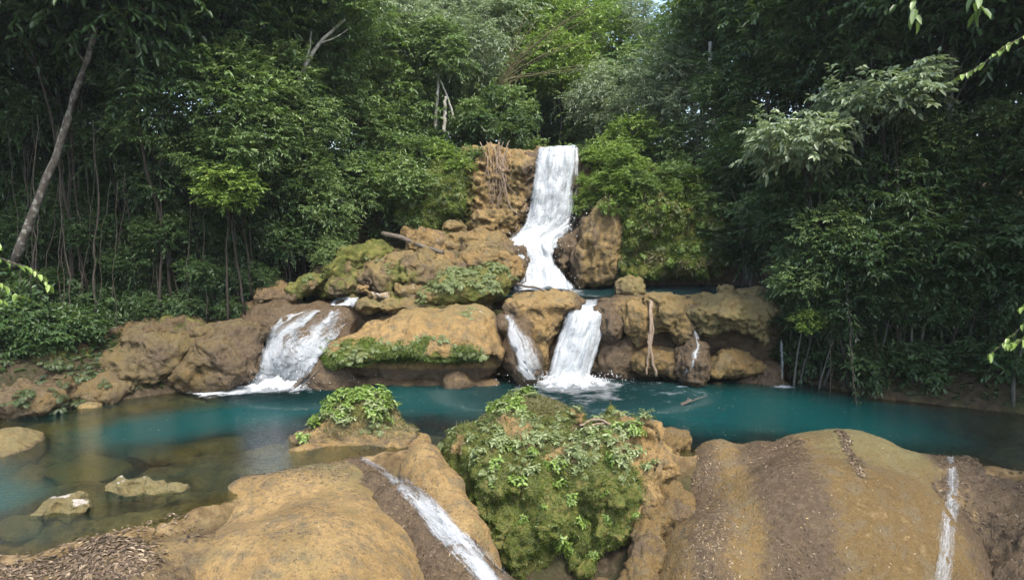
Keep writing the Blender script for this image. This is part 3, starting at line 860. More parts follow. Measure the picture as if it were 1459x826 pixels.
# ------------------------------------------------------------------ jumble above the long slab
for nm, lab, prims, mk in (
        ("boulder", "rounded hump of bare rock smothered with small ferns above the long slab", [EP(668, 410, 31.0, 56, 26, 1.4), EP(640, 420, 30.8, 44, 20, 1.1), EP(700, 400, 31.2, 30, 24, 1.0)], {"moss": .55, "algae": .5}),
        ("boulder", "orange tan hump behind the ferny hump, left of the tall fall's foot", [EP(690, 372, 32.6, 44, 18, 1.5), EP(655, 378, 32.4, 30, 20, 1.1), EP(722, 385, 32.2, 24, 26, 1.0)], {"algae": .05}),
        ("boulder", "low tan shelf below the fallen log", [EP(590, 376, 32.6, 55, 16, 1.5), EP(560, 388, 32.2, 30, 14, 1.0), EP(632, 372, 32.8, 22, 18, 1.0)], {"algae": .35}),
        ("boulder", "pinkish bare rock beside the fallen log", [EP(607, 343, 33.6, 30, 18, 1.2), EP(585, 333, 33.9, 14, 13, .7), EP(625, 356, 33.2, 18, 10, .8)], {"pale": .22, "wet": .3}),
        ("boulder", "sloping tan rock under the cave mouth left of the tall fall", [EP(672, 350, 33.8, 46, 24, 1.3), EP(640, 352, 33.6, 18, 14, .8), EP(698, 350, 33.8, 26, 26, 1.2)], {"algae": .2}),
        ("boulder", "round stone stuck in the cave mouth left of the tall fall", [EP(648, 324, 34.2, 17, 10, .7)], {"algae": .4}),
        ("boulder", "mossy boulder with a pale nose at the top of the left cascade", [EP(488, 408, 30.8, 22, 16, .9), EP(472, 412, 30.7, 10, 9, .5)], {"moss": .5, "algae": .7}),
        ("boulder", "green mossy boulder at the forest edge above the left cascade", [EP(510, 372, 32.5, 30, 26, 1.2), EP(480, 385, 32.0, 24, 16, .9), EP(535, 365, 33, 26, 22, 1.1)], {"moss": .85}),
        ("boulder", "mossy boulder in a row at the forest edge, nearest the dark woods", [EP(442, 404, 31.4, 24, 15, .9), EP(420, 412, 31.2, 16, 12, .7)], {"moss": .6, "algae": .5}),
        ("boulder", "brown rock streaked with roots at the head of the left cascade", [EP(398, 420, 31.2, 34, 16, 1.0), EP(375, 432, 31.0, 22, 14, .8)], {"wet": .6, "moss": .2}),
        ("boulder", "brown boulder in shade above the pale stones of the jumble", [EP(548, 398, 31.6, 18, 14, .8), EP(560, 388, 31.9, 16, 10, .7)], {"wet": .4, "algae": .3}),
        ("boulder", "tan lump with moss under the low shelf, behind the pale stones", [EP(598, 398, 31.5, 26, 14, .8), EP(575, 402, 31.4, 14, 10, .6)], {"moss": .45, "algae": .5}),
        ("pale_stone", "pale pink stone in the jumble nearest the left cascade", [EP(530, 421, 30.6, 12, 8, .4), EP(520, 414, 30.8, 7, 5, .3)], {"pale": .5}),
        ("pale_stone", "rounded pale stone in the jumble behind the long slab", [EP(551, 420, 30.6, 12, 8, .4)], {"pale": .42}),
        ("pale_stone", "rough tan stone in the jumble with a white upper edge", [EP(582, 413, 30.8, 19, 13, .6), EP(592, 404, 30.9, 10, 5, .4)], {"pale": .36, "algae": .3}),
        ("pale_stone", "rough tan stone touching the ferny hump", [EP(614, 418, 30.6, 20, 13, .6)], {"pale": .25, "algae": .5}),
        ("pale_stone", "small flat grey stone at the lip of the left cascade", [EP(517, 410, 30.9, 9, 4, .3)], {"pale": .5}),
        ("boulder", "low olive rock with a fern left end of the long slab", [EP(523, 434, 30.2, 16, 9, .6), EP(548, 436, 30.2, 26, 8, .7)], {"algae": .8, "moss": .3})):
    rock(nm, lab, "boulder" if nm == "boulder" else "stone", prims, h=0.06, k=.3, lump=.24, lumpf=1.2, seed=prims[0][1][0] * 1.3, rough=.075, group="boulders of the jumble above the long slab", masks=(lambda mk: lambda V, N: {**{"wet": .15 + .35 * fbm(V, .8, 2, .5, 19)}, **{a: b + (.3 * fbm(V, 1.2, 2, .5, 9)) for a, b in mk.items()}, "damp_shade": .4 + .5 * fbm(V, .6, 2, .5, 29)})(mk))


rock("jumble_slope", "sloping ground of tan rock and rubble between the boulders above the long slab", "rock",
     [EP(600, 392, 33.3, 155, 38, 2.7, roll=-3), EP(680, 362, 34.2, 95, 30, 1.8), EP(520, 385, 33.6, 60, 22, 1.6), EP(500, 405, 33.4, 70, 20, 1.8), EP(590, 432, 31.4, 110, 12, 1.6), EP(760, 428, 32.2, 60, 8, 1.2)],
     h=0.10, k=.6, lump=.35, lumpf=.9, seed=39, rough=.12, masks=lambda V, N: {"moss": .42 + .5 * fbm(V, .7, 2, .5, 3) - .3 * sstep(-4, -1, V[:, 0]), "algae": .5, "wet": .42 + .4 * fbm(V, .9, 2, .5, 13), "damp_shade": .5})

# ------------------------------------------------------------------ cliff of the tall fall
def m_cliff(V, N):
    n = fbm(V, .8, 3, .5, 71)
    x = V[:, 0]
    return {"wet": .75 * sstep(.4, 1.0, x + .5 * n) * sstep(9.8, 9.2, V[:, 2]), "algae": .35 * sstep(0, .4, n), "moss": .55 * sstep(-1.2, -2.6, x + .8 * n)}


rock("cliff_rock", "knobby ochre cliff left of the tall fall, hung with dry roots", "cliff",
     [EP(715, 265, 36.0, 55, 56, 1.3), EP(690, 280, 35.8, 40, 70, 1.3), EP(742, 238, 35.6, 26, 20, 1.0), EP(748, 262, 35.8, 20, 26, .8), EP(724, 300, 35.4, 34, 26, .9), EP(700, 318, 35.0, 30, 20, .9), EP(735, 320, 35.6, 24, 26, .8), B(at(716, 305, 37.0), (2.3, .8, 3.4), .5)],
     cuts=[EP(742, 318, 34.0, 16, 20, 1.0)], h=0.085, k=0.35, lump=0.26, lumpf=1.0, seed=40, rough=0.12, knob=.32, masks=m_cliff, key='cliff_left')
rock("cliff_rock", "mossy green bluff over the cave left of the tall fall", "cliff",
     [EP(632, 275, 35.2, 40, 46, 1.5), EP(600, 290, 35.2, 36, 44, 1.5), EP(650, 262, 35.4, 20, 34, 1.1)], h=0.10, k=.4, lump=.5, lumpf=.8, seed=41, rough=.14, flute=.1, key='bluff', masks=lambda V, N: {"moss": .8 + .3 * fbm(V, .8, 2, .5, 4), "algae": .6})
rock("cliff_rock", "wet dark rock wall behind and right of the tall fall", "cliff",
     [B(at(800, 315, 36.6), (2.6, 1.0, 3.35), .6), EP(836, 300, 35.6, 22, 40, 1.0), EP(840, 340, 35.0, 26, 26, 1.0), EP(800, 372, 34.2, 14, 16, .8), EP(806, 350, 34.4, 20, 16, .9)],
     h=0.10, k=.35, lump=.3, lumpf=.9, seed=42, rough=.08, knob=.15, key='fall_wall', masks=lambda V, N: {"wet": .8 + .2 * fbm(V, .8, 2, .5, 4)})
rock("cliff_rock", "brown curtain of rock with vertical grooves right of the tall fall", "cliff",
     [EP(848, 356, 33.7, 24, 60, 1.1), EP(868, 340, 33.7, 24, 66, 1.1), EP(828, 378, 33.6, 15, 34, .9)], h=0.08, k=.35, lump=.16, lumpf=.9, seed=43, rough=.07, flute=.34, key='curtain', masks=lambda V, N: {"wet": .5 + .45 * fbm(V * np.array([1, 1, .25]), 1.0, 2, .5, 4), "algae": .3})
rock("cliff_rock", "wide bluff clothed in moss and small ferns, overhanging a black cave", "cliff",
     [B(at(940, 335, 34.4), (2.3, 1.3, 2.35), .7, tilt=-8), EP(930, 315, 34.3, 66, 66, 1.7), EP(965, 350, 33.8, 48, 44, 1.3), EP(900, 300, 34.6, 44, 70, 1.6), EP(1000, 352, 34.4, 30, 40, 1.2), EP(890, 362, 33.6, 26, 36, 1.0)],
     cuts=[B(at(975, 425, 33.0), (4.0, 2.2, .95), .3)], h=0.11, k=.5, lump=.6, lumpf=.7, seed=44, rough=.16, flute=.15, key='bluff_right', masks=lambda V, N: {"moss": .85 + .3 * fbm(V, .8, 2, .5, 4), "algae": .4})
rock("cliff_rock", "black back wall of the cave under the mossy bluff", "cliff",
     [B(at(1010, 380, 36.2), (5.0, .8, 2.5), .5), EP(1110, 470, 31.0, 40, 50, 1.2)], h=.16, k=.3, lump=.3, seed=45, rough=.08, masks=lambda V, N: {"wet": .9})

# one tree of all rock faces, to find where things stand
from mathutils.bvhtree import BVHTree


def make_bvh():
    VV, QQ, n = [], [], 0
    for o in COL.objects:
        if o.type == 'MESH' and (o.name.split('.')[0] in ("stream_rock", "mossy_boulder", "pale_stone", "pool_rock", "ledge_rock", "boulder", "cascade_rock", "bank_rock", "cliff_rock", "jumble_slope", "ground")):
            me = o.data
            v = np.empty(len(me.vertices) * 3, np.float32)
            me.vertices.foreach_get("co", v)
            v = v.reshape(-1, 3) + np.array(o.location)
            q = np.empty(len(me.loops), np.int32)
            me.loops.foreach_get("vertex_index", q)
            VV.append(v)
            QQ.append(q.reshape(-1, 4) + n)
            n += len(v)
    return BVHTree.FromPolygons(np.concatenate(VV).tolist(), np.concatenate(QQ).tolist())


BVH = make_bvh()
CAMV = Vector((0, 0, H_CAM))


def pick(px, py, far=80):
    d = at(px, py, 10.0) - np.array([0, 0, H_CAM])
    h = BVH.ray_cast(CAMV, Vector(d).normalized(), far)
    return (np.array(h[0]), np.array(h[1])) if h[0] is not None else (None, None)


def drop(x, y, z=40):
    h = BVH.ray_cast(Vector((x, y, z)), Vector((0, 0, -1)))
    return (np.array(h[0]), np.array(h[1])) if h[0] is not None else (None, None)
# ------------------------------------------------------------------ pools
def pool_sheet(name, label, xs, ys, z, mat, dep, foam, chop, keep):
    X, Y = np.meshgrid(xs, ys, indexing='ij')
    V = np.stack([X, Y, np.full(X.shape, z)], axis=-1).reshape(-1, 3)
    Q = grid_faces(len(xs), len(ys))
    ok = keep(V[:, 0], V[:, 1])
    Q = Q[ok[Q].all(axis=1)]
    used = np.unique(Q)
    mp = -np.ones(len(V), np.int32)
    mp[used] = np.arange(len(used))
    V, Q = V[used], mp[Q]
    x, y = V[:, 0], V[:, 1]
    o = link(name, mesh_np(name, V, Q, attrs={"depth": dep(x, y), "foam": foam(x, y, V), "chop": chop(x, y)}, mat=mat))
    return tag(o, label, kind="structure")


FALL_FOOT = at(808, 548, 28.3)[:2]
FAN_FOOT = at(400, 555, 27.6)[:2]


def foam_low(x, y, V):
    n = fbm(V, 1.2, 3, .55, 81)
    f = 1.25 * np.exp(-(((x - FALL_FOOT[0] - .2) / 1.8) ** 2 + ((y - FALL_FOOT[1] + .2) / 1.4) ** 2))
    f = np.maximum(f, .55 * np.exp(-(((x - FALL_FOOT[0] - .6) / 3.6) ** 2 + ((y - FALL_FOOT[1] + 1.2) / 2.2) ** 2)))
    f = np.maximum(f, 1.25 * np.exp(-(seg_d(x, y, tuple(at(310, 558, 27.3)[:2]), tuple(at(425, 550, 28.0)[:2])) / .75) ** 2))
    f = np.maximum(f, .8 * np.exp(-(seg_d(x, y, tuple(at(968, 548, 28)[:2]), tuple(at(980, 549, 28)[:2])) / .22) ** 2))
    f = np.maximum(f, .9 * np.exp(-((x - at(1115, 552, 28)[0]) / .5) ** 2 - ((y - 28.0) / .3) ** 2))
    f = np.maximum(f, .8 * np.exp(-(seg_d(x, y, tuple(at(745, 545, 27.9)[:2]), tuple(at(775, 545, 28)[:2])) / .4) ** 2))
    return np.clip(f + .45 * n * (f > .05), 0, 1.3)


def chop_low(x, y):
    c = np.exp(-(((x - FALL_FOOT[0]) / 5.5) ** 2 + ((y - FALL_FOOT[1] + 1.5) / 3.2) ** 2))
    c = np.maximum(c, np.exp(-(((x - FAN_FOOT[0] - 1.4) / 3.0) ** 2 + ((y - FAN_FOOT[1] + 1) / 2.0) ** 2)))
    return np.clip(c + .05, 0, 1)


pool_sheet("pool_water", "turquoise water of the lower pool, brown and clear in its shallows", np.arange(-26, 24, .2), np.arange(12.6, 30.6, .2), 0.0, M['pool'],
           lambda x, y: np.maximum(-ground_z(x, y), 0), foam_low, chop_low, lambda x, y: y > np.interp(x, DAM_X, DAM_Y) - .5)
pool_sheet("middle_pool_water", "pale turquoise water of the middle pool at the foot of the tall fall", np.arange(-1.5, 12.5, .2), np.arange(29.9, 36.5, .2), 3.42, M['upper_pool'],
           lambda x, y: .9 + 0 * x, lambda x, y, V: 1.2 * np.exp(-(seg_d(x, y, tuple(at(745, 412, 33)[:2]), tuple(at(805, 412, 33)[:2])) / .9) ** 2) + .5 * np.exp(-(seg_d(x, y, tuple(at(800, 416, 32.4)[:2]), tuple(at(850, 425, 30.6)[:2])) / .6) ** 2),
           lambda x, y: .7 + 0 * x, lambda x, y: (y > 30.3))


# ------------------------------------------------------------------ falling water
def cr(P, t):
    """Catmull-Rom through the rows of P (n,...) at parameters t in 0..n-1"""
    n = len(P)
    i = np.clip(np.floor(t).astype(int), 0, n - 2)
    f = (t - i).reshape((-1,) + (1,) * (P.ndim - 1))
    p0, p1, p2, p3 = P[np.clip(i - 1, 0, n - 1)], P[i], P[i + 1], P[np.clip(i + 2, 0, n - 1)]
    return .5 * (2 * p1 + (p2 - p0) * f + (2 * p0 - 5 * p1 + 4 * p2 - p3) * f ** 2 + (3 * p1 - p0 - 3 * p2 + p3) * f ** 3)


def sheet(name, parent, rows, mat, nu=24, nv=90, bulge=.25, off=0.0, wob=.10, cover=None, seed=0.0, wobf=1.1):
    """rows: (left point, right point) from top to foot; a sheet of water over them, bulging outward"""
    L = np.array([r[0] for r in rows], float)
    R = np.array([r[1] for r in rows], float)
    t = np.linspace(0, len(rows) - 1, nv)
    Ls, Rs = cr(L, t), cr(R, t)
    s = np.linspace(0, 1, nu)
    G = Ls[:, None] * (1 - s)[None, :, None] + Rs[:, None] * s[None, :, None]
    dv = np.gradient(G, axis=0)
    du = np.gradient(G, axis=1)
    N = np.cross(du, dv)
    N /= np.linalg.norm(N, axis=-1, keepdims=True) + 1e-9
    N *= np.where((N[..., 1:2] > 0) & (np.abs(N[..., 1:2]) > .05) | ((np.abs(N[..., 1:2]) <= .05) & (N[..., 2:3] < 0)), -1, 1)
    w = np.linalg.norm(Rs - Ls, axis=1)
    u = s[None, :] * w[:, None]
    v = np.concatenate([[0], np.cumsum(np.linalg.norm(np.diff(.5 * (Ls + Rs), axis=0), axis=1))])[:, None] + 0 * u
    q = np.stack([u * 2.2, v * .5, np.full(u.shape, seed)], axis=-1).reshape(-1, 3)
    wv = fbm(q, wobf, 3, .55, seed).reshape(u.shape)
    up_ = 1 - .85 * np.abs(N[..., 2:3]) ** 2
    G = G + N * up_ * (bulge * (1 - (2 * s - 1) ** 2)[None, :, None] + off + wob * wv[..., None])
    e = np.minimum(s, 1 - s)[None, :] * w[:, None]
    vv = (np.linspace(0, 1, nv)[:, None] + 0 * u)
    c = sstep(-.05, .34, e + .22 * wv)
    c = c * (cover(s[None, :] + 0 * u, vv) if cover else 1)
    uv = np.stack([u + seed * 3.1, v], axis=-1).reshape(-1, 2)
    me = mesh_np(name, G.reshape(-1, 3), grid_faces(nv, nu), attrs={"cover": c.ravel()}, uv=uv, mat=mat)
    return link(name, me, parent)


def px_rows(*r):
    return [(at(*a), at(*b)) for a, b in r]


def drops(name, parent, pts, r, seed=1):
    """spray: small beads of water joined in one part"""
    rg = np.random.default_rng(seed)
    base = np.array([[1, 0, 0], [-1, 0, 0], [0, 1, 0], [0, -1, 0], [0, 0, 1], [0, 0, -1]], float)
    F = np.array([[0, 2, 4], [2, 1, 4], [1, 3, 4], [3, 0, 4], [2, 0, 5], [1, 2, 5], [3, 1, 5], [0, 3, 5]])
    n = len(pts)
    sc = r * rg.uniform(.4, 1.3, n)[:, None, None] * np.stack([np.ones(n), np.ones(n), rg.uniform(1, 2.2, n)], -1)[:, None, :]
    V = (pts[:, None, :] + base[None] * sc).reshape(-1, 3)
    Fs = (F[None] + 6 * np.arange(n)[:, None, None]).reshape(-1, 3)
    o = link(name, mesh_np(name, V, Fs, mat=M['droplet']), parent)
    o["kind"] = "stuff"
    return o


def fall(label, loc):
    e = bpy.data.objects.new("waterfall", None)
    COL.objects.link(e)
    return tag(e, label, "waterfall")


tall = fall("tall white waterfall dropping off the ochre cliff and spreading over a ledge", None)
R_TALL = px_rows(((766, 214, 37.2), (824, 211, 37.4)), ((767, 214, 35.6), (824, 210, 35.8)), ((763, 232, 35.0), (822, 228, 35.1)), ((757, 265, 34.8), (819, 265, 34.9)), ((752, 300, 34.6), (815, 300, 34.7)),
                 ((745, 322, 34.4), (813, 322, 34.5)), ((728, 340, 34.0), (808, 338, 34.2)), ((718, 358, 33.6), (796, 352, 33.8)), ((724, 374, 33.3), (786, 370, 33.5)), ((727, 394, 33.0), (806, 392, 33.1)), ((731, 415, 32.6), (819, 415, 32.7)))
tc = lambda s, v: np.clip(.82 - .5 * sstep(.80, .97, s) * sstep(.5, .3, v) * .8 + .2 * sstep(.5, .62, v), .2, 1.1) * (1 - .75 * sstep(.10, .0, v))
sheet("curtain", tall, R_TALL, M['falls'], 30, 150, .30, 0, .16, tc, 1.0)
sheet("curtain", tall, R_TALL, M['falls'], 30, 150, .30, .14, .24, lambda s, v: tc(s, v) * .80, 4.0)
sheet("curtain", tall, R_TALL, M['falls'], 30, 150, .30, .30, .30, lambda s, v: tc(s, v) * .60, 7.0)
for k_, (a0, a1, w0) in enumerate(((766, 749, 3), (770, 754, 4), (812, 806, 4), (775, 757, 4), (822, 816, 3), (806, 800, 4))):
    sheet("strand", tall, px_rows(((a0 - w0, 214, 35.3), (a0 + w0, 214, 35.3)), ((a0 - 2 - w0, 240, 34.5), (a0 - 2 + w0, 240, 34.5)), (((a0 + a1) / 2 - w0, 285, 34.2), ((a0 + a1) / 2 + w0, 285, 34.2)), ((a1 - w0 * 1.6, 325, 34.0), (a1 + w0 * 1.6, 325, 34.0))), M['thin_falls'], 7, 60, .05, .02 * k_, .10, lambda s, v: .55 + .2 * v, 50.0 + k_)
LOWS = []
for k_, (a0, a1, w0) in enumerate(((806, 777, 4), (820, 796, 5), (846, 818, 5), (832, 806, 4))):
    LOWS.append((a0, a1, w0))
rg = np.random.default_rng(3)
t_ = rg.uniform(3.5, 10, 700)
a_ = cr(np.array([(r[0] * (1 - .5) + r[1] * .5) for r in R_TALL]), t_)
w_ = cr(np.array([(r[1] - r[0]) for r in R_TALL]), t_)
drops("spray", tall, a_ + w_ * (rg.normal(0, .36, 700))[:, None] + np.stack([0 * t_, -.35 - rg.exponential(.25, 700), rg.normal(0, .15, 700)], -1), .016)
sheet("curtain", tall, px_rows(((815, 212, 35.6), (825, 211, 35.6)), ((818, 240, 35.0), (825, 240, 35.1)), ((815, 290, 34.9), (822, 290, 35)), ((808, 330, 34.7), (818, 332, 34.8))), M['thin_falls'], 8, 60, .05, 0, .05, None, 2.0)

sheet("curtain", tall, px_rows(((744, 328, 34.0), (778, 330, 34.2)), ((724, 343, 33.7), (772, 344, 33.8)), ((716, 358, 33.4), (764, 358, 33.5)), ((722, 374, 33.1), (760, 374, 33.2)), ((728, 395, 32.8), (770, 394, 32.9)), ((734, 415, 32.4), (780, 415, 32.5))), M['falls'], 14, 60, .18, .06, .16, lambda s, v: .62 + .2 * v, 71.0)
low = fall("wide white lower waterfall pouring from the middle pool into the turquoise pool", None)
R_LOW = px_rows(((828, 419, 32.2), (892, 418, 32.4)), ((822, 428, 30.6), (890, 426, 30.9)), ((812, 440, 29.7), (880, 436, 29.9)), ((804, 452, 29.3), (871, 450, 29.4)), ((795, 480, 29.1), (861, 480, 29.2)), ((785, 515, 28.9), (849, 515, 29.0)), ((775, 550, 28.7), (838, 549, 28.8)))
lc = lambda s, v: np.clip(.30 + .62 * sstep(.30, .55, v + .18 * (1 - s)) + .12 * sstep(.8, 1, v), 0, 1)
sheet("curtain", low, R_LOW, M['falls'], 28, 110, .28, 0, .08, lc, 11.0)
sheet("curtain", low, R_LOW, M['falls'], 28, 110, .28, .12, .16, lambda s, v: lc(s, v) * .78, 14.0)
sheet("curtain", low, R_LOW[2:], M['falls'], 28, 90, .28, .26, .2, lambda s, v: .45 + .1 * v, 17.0)
sheet("curtain", low, px_rows(((862, 470, 29.4), (874, 468, 29.4)), ((858, 505, 29.3), (868, 505, 29.3)), ((852, 545, 29.2), (862, 545, 29.2))), M['thin_falls'], 8, 50, .05, 0, .05, lambda s, v: .45, 3.0)
for k_, (a0, a1, w0) in enumerate(LOWS):
    sheet("strand", low, px_rows(((a0 - w0, 450, 29.0), (a0 + w0, 450, 29.0)), ((a0 - 7 - w0, 478, 28.7), (a0 - 7 + w0, 478, 28.7)), (((a0 + 2 * a1) / 3 - w0, 515, 28.5), ((a0 + 2 * a1) / 3 + w0, 515, 28.5)), ((a1 - w0 * 1.5, 549, 28.4), (a1 + w0 * 1.5, 549, 28.4))), M['thin_falls'], 7, 50, .05, .02 * k_, .08, lambda s, v: .5 + .25 * v, 60.0 + k_)
q_ = rg.normal(0, 1, (500, 3)) * [1.1, .45, .16] + np.array([FALL_FOOT[0], FALL_FOOT[1], .25])
drops("spray", low, q_[q_[:, 2] > .03], .016, 5)


def froth(parent, c, rx, ry, h, seed):
    """a low heaving mound of foam where a fall lands"""
    n = 44
    a = np.linspace(-1.25, 1.25, n)
    X, Y = np.meshgrid(a, a, indexing='ij')
    r = np.hypot(X, Y)
    P = np.stack([X * rx * 1.6, Y * ry * 1.6, 0 * X + seed], -1).reshape(-1, 3)
    nn = fbm(P, 1.6, 4, .6, seed).reshape(X.shape)
    Z = h * np.exp(-(r / .62) ** 2) * (1 + .9 * nn) + .012 + .03 * nn * (r < 1)
    V = np.stack([c[0] + X * rx, c[1] + Y * ry, Z], -1).reshape(-1, 3)
    o = link("froth", mesh_np("froth", V, grid_faces(n, n), attrs={"cover": np.clip(1.15 - r * 1.0 + .35 * nn, 0, 1).ravel()}, uv=V[:, :2], mat=M['froth']), parent)
    return o


M['froth'] = falls_material('froth', 2.5, 0.36, 0.58, 0.97)
froth(low, FALL_FOOT + [.15, .1], 2.0, 1.35, .38, 2.0)

fan = fall("fanning white cascade sliding over brown rock left of the long slab", None)


def draped(rows_px, lift=.05, keep=None, far=80):
    out = []
    for a, b in rows_px:
        pa, na = pick(*a[:2])
        pb, nb = pick(*b[:2])
        out.append((pa + na * lift, pb + nb * lift))
    return out


def surf_sheet(name, parent, rows_px, mat, nu=20, nv=60, lift=.05, wob=.05, cover=None, seed=0.0, soft=14):
    """water lying on the rock: a picture of rows, each point found on the stone below it"""
    L = np.array([r[0] for r in rows_px], float)
    R = np.array([r[1] for r in rows_px], float)
    t = np.linspace(0, len(rows_px) - 1, nv)
    Ls, Rs = cr(L, t), cr(R, t)
    s = np.linspace(0, 1, nu)
    G2 = Ls[:, None] * (1 - s)[None, :, None] + Rs[:, None] * s[None, :, None]
    G = np.zeros((nv, nu, 3))
    NN = np.zeros((nv, nu, 3))
    for i in range(nv):
        for j in range(nu):
            p, n = pick(*G2[i, j])
            G[i, j], NN[i, j] = p, n
    # the water is smoother than its bed, and spans its hollows
    for _ in range(soft):
        A = G.copy()
        A[1:-1] = .5 * G[1:-1] + .25 * (G[2:] + G[:-2])
        A[:, 1:-1] = .5 * A[:, 1:-1] + .25 * (A[:, 2:] + A[:, :-2])
        G = A
    NN = NN + np.array([0, -.15, .3])
    NN /= np.linalg.norm(NN, axis=-1, keepdims=True)
    u = np.concatenate([np.zeros((nv, 1)), np.cumsum(np.linalg.norm(np.diff(G, axis=1), axis=-1), axis=1)], axis=1)
    v = np.concatenate([np.zeros((1, nu)), np.cumsum(np.linalg.norm(np.diff(G, axis=0), axis=-1), axis=0)], axis=0)
    v = v.mean(axis=1, keepdims=True) + 0 * v
    wv = fbm(np.stack([u * 2.5, v * .7, 0 * u + seed], -1).reshape(-1, 3), 1.2, 3, .55, seed).reshape(u.shape)
    G = G + NN * (lift + wob * np.abs(wv)[..., None])
    e = np.minimum(u, u[:, -1:] - u)
    c = sstep(-.05, .26, e + .16 * wv) * (cover(s[None, :] + 0 * u, np.linspace(0, 1, nv)[:, None] + 0 * u) if cover else 1)
    return link(name, mesh_np(name, G.reshape(-1, 3), grid_faces(nv, nu), attrs={"cover": c.ravel()}, uv=np.stack([u + seed * 3, v], -1).reshape(-1, 2), mat=mat), parent)


FAN = [((430, 444), (496, 446)), ((404, 458), (494, 462)), ((384, 476), (478, 482)), ((375, 500), (462, 504)), ((370, 522), (448, 524)), ((360, 540), (442, 542)), ((345, 554), (434, 553))]
fc = lambda s, v: np.clip(.16 + .62 * sstep(.05, .55, v) + .30 * np.sin(s * 17 + 2 + 3 * v) * (1 - .75 * v) + .12 * np.sin(s * 41 - 5 * v), .02, .95)
surf_sheet("curtain", fan, FAN, M['falls'], 30, 70, .09, .04, lambda s, v: .9 * fc(s, v), 21.0, 45)
surf_sheet("curtain", fan, FAN, M['thin_falls'], 30, 70, .16, .06, lambda s, v: .30 + .5 * fc(s, v), 24.0, 45)
surf_sheet("curtain", fan, FAN[1:], M['thin_falls'], 30, 70, .25, .10, lambda s, v: .24 + .42 * fc(s, v), 26.0, 45)
surf_sheet("curtain", fan, [((478, 424), (512, 424)), ((474, 430), (510, 431)), ((470, 436), (508, 437))], M['falls'], 14, 14, .06, .04, lambda s, v: .6, 27.0)
surf_sheet("curtain", fan, [((400, 452), (440, 444)), ((385, 468), (402, 462)), ((378, 490), (392, 486)), ((374, 515), (386, 512))], M['thin_falls'], 10, 30, .05, .04, lambda s, v: .7, 28.0)
froth(fan, FAN_FOOT + [-.2, .1], 1.9, 1.0, .3, 5.0)

thin = fall("thin veil of water over the brown ridge beside the long slab", None)
surf_sheet("curtain", thin, [((716, 452), (732, 450)), ((722, 470), (746, 468)), ((728, 495), (762, 492)), ((736, 520), (770, 516)), ((746, 540), (774, 538))], M['thin_falls'], 18, 50, .10, .03, lambda s, v: .6 + .35 * np.exp(-((s - .25) / .25) ** 2), 31.0)
tr = fall("narrow trickle down the wet stone cone of the right ledge", None)
surf_sheet("curtain", tr, [((978, 456), (984, 456)), ((988, 484), (997, 484)), ((984, 505), (1000, 505)), ((972, 530), (984, 530)), ((965, 546), (974, 546))], M['thin_falls'], 8, 40, .08, .03, lambda s, v: .8, 33.0)
ln = fall("single thread of water falling free at the far right end of the ledge", None)
sheet("curtain", ln, px_rows(((1106, 454, 28.6), (1113, 454, 28.6)), ((1109, 480, 28.3), (1115, 480, 28.3)), ((1112, 520, 28.2), (1117, 520, 28.2)), ((1112, 553, 28.1), (1119, 553, 28.1))), M['thin_falls'], 7, 60, .04, 0, .05, lambda s, v: .85, 35.0)

brook = fall("small white stream rushing down a brown gully past the tan dome", None)
BROOK = [((494, 655), (534, 655)), ((520, 672), (576, 674)), ((546, 692), (610, 698)), ((572, 718), (640, 722)), ((596, 745), (664, 748)), ((630, 785), (700, 786)), ((662, 824), (728, 822)), ((680, 850), (748, 848))]
bc = lambda s, v: np.clip(.36 + .42 * sstep(.12, .5, v), 0, 1) * np.clip(1.15 - np.abs(s - .48) * 1.9, 0, 1) + .12 * np.sin(s * 14 + v * 9)
surf_sheet("current", brook, BROOK, M['thin_falls'], 20, 90, .03, .06, lambda s, v: bc(s, v) + .08, 41.0)
surf_sheet("current", brook, BROOK, M['thin_falls'], 20, 90, .09, .08, lambda s, v: .8 * bc(s, v), 44.0)
trick = fall("pale trickle running down the dark slope right of the wide dome", None)
surf_sheet("current", trick, [((1342, 652), (1366, 652)), ((1340, 690), (1374, 690)), ((1335, 730), (1372, 730)), ((1324, 780), (1366, 780)), ((1316, 830), (1362, 830)), ((1312, 850), (1360, 850))], M['thin_falls'], 12, 70, .03, .04, lambda s, v: .55 * np.clip(1.1 - np.abs(s - .5) * 1.4, 0, 1), 47.0)

# leaves and flecks adrift on the pool
n = 260
fx_, fy_ = RNG.uniform(-13, 13, n), RNG.uniform(20.8, 27.5, n)
a_ = RNG.uniform(0, 6.28, n)
V = np.stack([fx_, fy_, np.full(n, .012)], -1)[:, None, :] + np.stack([np.stack([np.cos(a_ + k * 1.57), np.sin(a_ + k * 1.57), 0 * a_], -1) * (RNG.uniform(.025, .06, n) * (1, .4)[k % 2])[:, None] for k in range(4)], axis=1)
fl = link("floating_leaves", mesh_np("floating_leaves", V.reshape(-1, 3), np.arange(4 * n).reshape(-1, 4), attrs={"tint": np.repeat(RNG.uniform(.4, .95, n), 4)}, mat=M['litter']))
tag(fl, "small pale leaves adrift on the turquoise pool", kind="stuff")

qf = RNG.normal(0, 1, (420, 3)) * [1.2, .4, .2] + np.array([FAN_FOOT[0], FAN_FOOT[1] + .2, .3])
drops("spray", fan, qf[qf[:, 2] > .03], .014, 8)
# ------------------------------------------------------------------ foliage builders
UP = np.array([0, 0, 1.0])


def nrm(a):
    return a / (np.linalg.norm(a, axis=-1, keepdims=True) + 1e-9)


